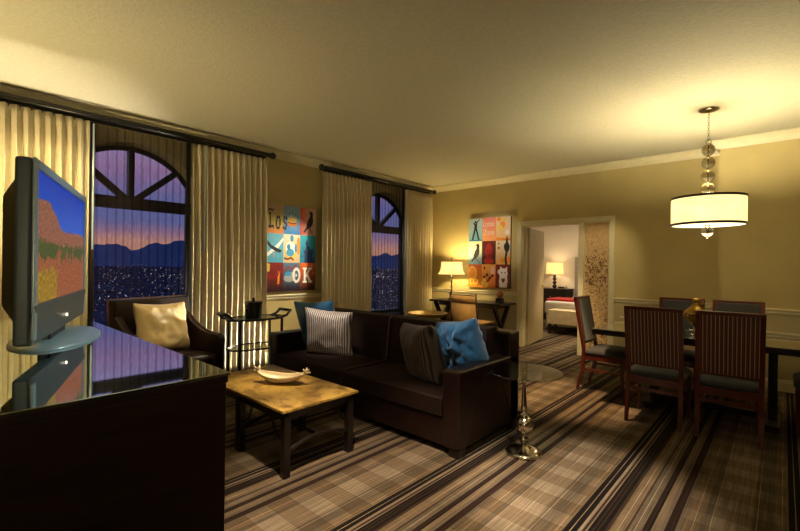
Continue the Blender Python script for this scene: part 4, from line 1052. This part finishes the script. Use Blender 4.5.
t = thing('bedside_clock', 'small pale box clock on the nightstand beside the lamp', 'clock', (-4.26, 11.0, .83))
obj('clock_case', B((-.10, .12, -.06, .06, 0, .07)), M['benchfab'], t, bevel=.008)
obj('clock_face', B((-.07, .09, -.064, -.06, .015, .055)), M['black'], t)

# ------------------------------------------------------------------ outside: city at dusk
GZ = -75.
def ground_mat():
    m, nt, b = newmat('night_city_ground')
    tc = N(nt, 'ShaderNodeTexCoord'); no = N(nt, 'ShaderNodeTexNoise'); no.inputs['Scale'].default_value = .01; no.inputs['Detail'].default_value = 5
    nt.links.new(tc.outputs['Object'], no.inputs['Vector'])
    nt.links.new(ramp(nt, no.outputs['Fac'], [(.35, (.005, .007, .020)), (.7, (.018, .024, .06))], 'LINEAR'), b.inputs['Base Color']); b.inputs['Roughness'].default_value = 1; b.inputs['Specular IOR Level'].default_value = 0
    return m
struct('city_ground', B((-16000, -30, -9000, 24000, GZ - 1, GZ)), ground_mat())
mm_ = mat('dusk_mountain', (.03, .05, .13), 1., var=.15, scale=.002, spec=0)
def mountains(name, R, hs, seed, w):
    bm = bmesh.new(); n = 420; rows = []
    for j, k in enumerate((0, .35, .7, 1.)):
        row = []
        for i in range(n + 1):
            a = math.radians(-20 + 105 * i / n)        # azimuth: 0 = -x, + towards +y
            h = hs * (.55 + .55 * noise.noise(Vector((a * 3.4 + seed, 0, 0))) + .32 * noise.noise(Vector((a * 11 + seed, 3, 0))) + .14 * noise.noise(Vector((a * 34, 5, seed))) + .07 * noise.noise(Vector((a * 90, 9, seed))))
            r = R + (w * k if j else 0); hh = max(20., h) * (0, .5, .85, 1.)[j] * (1 + (.18 * noise.noise(Vector((a * 40, j * 3., seed))) if j < 3 else 0))
            row.append(bm.verts.new((-r * math.cos(a), r * math.sin(a), GZ + hh)))
        rows.append(row)
    back = [bm.verts.new((v.co.x * 1.25, v.co.y * 1.25, GZ)) for v in rows[-1]]; rows.append(back)
    for a, b in zip(rows, rows[1:]):
        for i in range(n): bm.faces.new((a[i], a[i + 1], b[i + 1], b[i]))
    struct(name, bm, mm_, smooth=True)
mountains('mountain_range', 9000, 640, 2.3, 1800)
def lights():
    bm = bmesh.new(); cols = [(1., .85, .6), (1., .55, .25), (.6, .75, 1.), (1, .3, .2)]
    ms = []
    for i, c in enumerate(cols):
        m = mat('city_lamp_%s' % ('white', 'orange', 'blue', 'red')[i], (.01, .01, .01), 1, var=.1); b = m.node_tree.nodes['Principled BSDF']
        b.inputs['Emission Color'].default_value = c + (1,); b.inputs['Emission Strength'].default_value = (3., 2.6, 1.6, 2.)[i]; ms.append(m)
    for k in range(4200):
        el = random.random() ** 1.1 * 8 + .5                     # degrees below the horizon
        if random.random() < .07: el = random.gauss(1.7, .12)
        R = -GZ / math.tan(math.radians(max(.5, el)))
        a = math.radians(random.uniform(-6, 62) if k < 3000 else random.uniform(38, 54)); x, y = -R * math.cos(a), R * math.sin(a)
        s = R * random.choice((.00032, .00045, .00055, .0008)) ; s = min(s, 3.2)
        i = random.choices((0, 1, 2, 3), (4, 3, 3, .6))[0]
        z = GZ + random.uniform(.004, .016) * R * .3
        vs = [bm.verts.new((x + dx * s, y + dy * s, z + dz * s)) for dx, dy, dz in ((1, 0, 0), (0, 1, 0), (-1, 0, 0), (0, -1, 0), (0, 0, 1), (0, 0, -1))]
        for q in range(4):
            for top in (4, 5):
                f = bm.faces.new((vs[q], vs[(q + 1) % 4], vs[top])); f.material_index = i
    o = obj('city_lights', bm, ms, None); tag(o, 'scattered white and orange night lights of the city beyond the windows', 'city lights', kind='stuff')
lights()

# ------------------------------------------------------------------ sky
wd = bpy.data.worlds.new('dusk'); S.world = wd; wd.use_nodes = True; nt = wd.node_tree; bg = nt.nodes['Background']
tc = N(nt, 'ShaderNodeTexCoord'); sp = N(nt, 'ShaderNodeSeparateXYZ'); nt.links.new(tc.outputs['Generated'], sp.inputs[0])
mp = N(nt, 'ShaderNodeMapping'); mp.inputs['Scale'].default_value = (2, 2, 14); nt.links.new(tc.outputs['Generated'], mp.inputs[0])
no = N(nt, 'ShaderNodeTexNoise'); no.inputs['Scale'].default_value = 2.2; no.inputs['Detail'].default_value = 4; nt.links.new(mp.outputs[0], no.inputs['Vector'])
el = math_(nt, 'ADD', sp.outputs[2], math_(nt, 'MULTIPLY', math_(nt, 'SUBTRACT', no.outputs['Fac'], .5), .045))
sky = ramp(nt, el, [(0, (.62, .30, .16)), (.035, (.85, .38, .24)), (.062, (.46, .25, .34)), (.09, (.20, .21, .41)), (.135, (.22, .21, .42)), (.185, (.50, .27, .42)), (.235, (.50, .40, .60)), (.30, (.45, .70, .95)), (.5, (.6, .9, 1.1)), (1., (.3, .45, .8))], 'LINEAR')
boost = ramp(nt, sp.outputs[2], [(.22, (.75,) * 3), (.30, (1.,) * 3)], 'LINEAR')
nt.links.new(mixc(nt, 1., sky, boost, 'MULTIPLY'), bg.inputs[0]); nt.links.new(math_(nt, 'MULTIPLY', ramp(nt, sp.outputs[2], [(.20, (.4,) * 3), (.27, (.42,) * 3), (.6, (.3,) * 3)], 'LINEAR'), 3.4), bg.inputs[1])

# ------------------------------------------------------------------ lights
def light(kind, name, loc, energy, col=(1, .78, .48), size=.1, target=None, spot=60, blend=.6, sy=None):
    l = bpy.data.lights.new(name, kind); l.energy = energy; l.color = col
    if kind == 'AREA':
        l.size = size
        if sy: l.shape = 'RECTANGLE'; l.size_y = sy
    else: l.shadow_soft_size = size
    if kind == 'SPOT': l.spot_size = math.radians(spot); l.spot_blend = blend
    o = bpy.data.objects.new(name, l); COL.objects.link(o); o.location = loc
    if target is not None: o.rotation_euler = (Vector(target) - Vector(loc)).to_track_quat('-Z', 'Y').to_euler()
    return o
light('POINT', 'chandelier_light', (HX, HY, CZ - .97), 150, (1, .86, .56), .08)
light('POINT', 'chandelier_downlight', (HX, HY, CZ - 1.36), 7, (1, .80, .46), .12)
light('POINT', 'desk_lamp_light', (-4.60, 6.55, 1.38), 52, (1, .74, .32), .05)
light('POINT', 'bedside_lamp_light', (-4.50, 11.12, 1.36), 10, (1, .80, .52), .06)
light('AREA', 'bedroom_area_fill', (-3.3, 9.4, 2.85), 62, (1, .82, .58), 1.2, (-3.3, 9.4, 0))  # area light without a fixture, put above the bedroom to brighten it
light('SPOT', 'added_spot_coffee_table', (-3.1, 2.2, 2.9), 420, (1, .78, .44), .02, (-2.98, 1.82, .45), 19, 1.)  # added spot, no ceiling fixture, brightens the table top and dish
light('SPOT', 'added_spot_sofa', (-2.7, 1.9, 2.9), 300, (1, .92, .80), .04, (-3.5, 2.82, .78), 16, .7)  # added spot on the silver pillow, no fixture above
light('SPOT', 'added_spot_pillow', (-1.7, 1.9, 2.9), 270, (.92, .97, 1), .03, (-1.98, 3.0, .86), 13, .6)  # narrow spot added for the blue pillow, without a fixture
light('SPOT', 'added_spot_carpet', (-1.5, 1.2, 2.9), 680, (1, .80, .58), .06, (-1.75, 1.75, 0), 46, .7)  # added spot making the lit patch of carpet, no lamp in the ceiling
light('SPOT', 'added_spot_carpet_beside_table', (-.6, 2.2, 2.9), 700, (1, .84, .66), .06, (-1.0, 2.75, 0), 34, .8)  # second carpet pool, from an added spot without a fixture
light('SPOT', 'added_spot_carpet_doorway', (-1.6, 4.3, 2.9), 600, (1, .66, .34), .06, (-1.7, 4.6, 0), 36, .8)  # added orange spot for the carpet before the doorway, no lamp there
light('SPOT', 'added_spot_threshold', (-1.9, 5.9, 2.9), 260, (1, .74, .42), .05, (-2.7, 6.7, 0), 34, .8)  # extra spot added to light the carpet at the threshold
light('SPOT', 'added_spot_window_wall_painting', (-3.9, 3.3, 2.9), 70, (1, .92, .76), .04, (-5.35, 3.55, 1.55), 26, 1.)  # spot added to brighten the left painting, no picture lamp there
light('SPOT', 'bedroom_floor_spot', (-2.6, 8.0, 2.8), 260, (1, .76, .44), .05, (-3.2, 8.2, 0), 50, .8)  # spot added to light the bedroom carpet
light('SPOT', 'added_spot_armchair', (-3.9, 1.3, 2.9), 110, (1, .84, .55), .05, (-4.85, 1.7, .72), 26, .6)  # added spot on armchair and gold pillow, no fixture overhead
light('SPOT', 'curtain_uplight', (-4.98, 3.35, .12), 800, (1, .88, .70), .02, (-5.17, 2.55, .55), 75, .8)
light('SPOT', 'added_spot_curtain', (-3.9, .5, 2.5), 110, (1, .78, .38), .05, (-5.2, .75, 1.8), 70, .8)  # spot added in mid-air to warm the curtain behind the television
light('SPOT', 'added_spot_television', (-1.9, 2.3, 2.85), 110, (.62, .92, 1.), .1, (-2.5, .45, 1.3), 36, .6)  # cool spot added to give the television its teal sheen
light('SPOT', 'curtain_uplight_behind_television', (-4.2, -.5, .9), 230, (1, .82, .46), .1, (-4.3, .8, 2.97), 110, .9)
light('SPOT', 'added_fill_behind_camera', (1.3, -1.3, 1.3), 70, (1, .84, .52), .2, (-.8, .6, 2.97), 120, 1.)  # added upward fill for the ceiling, no lamp stands there
light('SPOT', 'added_spot_middle_curtains', (-4.2, 4.7, 2.6), 300, (1, .86, .62), .04, (-5.17, 3.0, .9), 54, .8)  # added raking spot that brings out the curtain folds
light('SPOT', 'added_spot_corner_curtains', (-4.2, 6.3, 2.7), 170, (1, .86, .62), .04, (-5.17, 4.9, 1.1), 62, .8)  # side spot added for the folds of the corner curtains
light('SPOT', 'added_spot_far_painting', (-3.3, 5.1, 2.9), 70, (1, .88, .68), .04, (-3.95, 6.9, 1.75), 36, .7)  # spot added to brighten the far painting, no fixture on the ceiling
light('SPOT', 'added_spot_doorway', (-1.5, 5.4, 2.9), 60, (1, .82, .52), .05, (-2.2, 7.0, 1.2), 40, .7)  # spot added to brighten the scroll panel and door casing
light('SPOT', 'added_spot_desk_chair', (-3.3, 4.4, 2.9), 240, (1, .74, .40), .04, (-3.80, 5.8, .7), 16, .6)  # narrow spot added so the tan chair back looks bright
light('AREA', 'room_fill', (.6, 1.2, 2.7), 10, (1, .80, .50), 2.0, (-2.2, 5.2, 1.2))

# ------------------------------------------------------------------ camera
cam = bpy.data.cameras.new('camera'); co = bpy.data.objects.new('camera', cam); COL.objects.link(co)
F = 426.; cam.sensor_fit = 'HORIZONTAL'; cam.sensor_width = 36; cam.lens = F / 800 * 36; cam.clip_start = .02; cam.clip_end = 60000
yaw = math.radians(42.0); roll = math.radians(.75)
co.matrix_world = Matrix.Translation((0, 0, 1.38)) @ Matrix.Rotation(yaw, 4, 'Z') @ Matrix.Rotation(PI / 2, 4, 'X') @ Matrix.Rotation(roll, 4, 'Z')
S.camera = co
S.view_settings.view_transform = 'Standard'; S.view_settings.look = 'None'; S.view_settings.gamma = 1; S.view_settings.exposure = 0.
S.view_settings.use_curve_mapping = False
S.cycles.max_bounces = 10; S.cycles.transparent_max_bounces = 24; S.cycles.sample_clamp_indirect = 4.
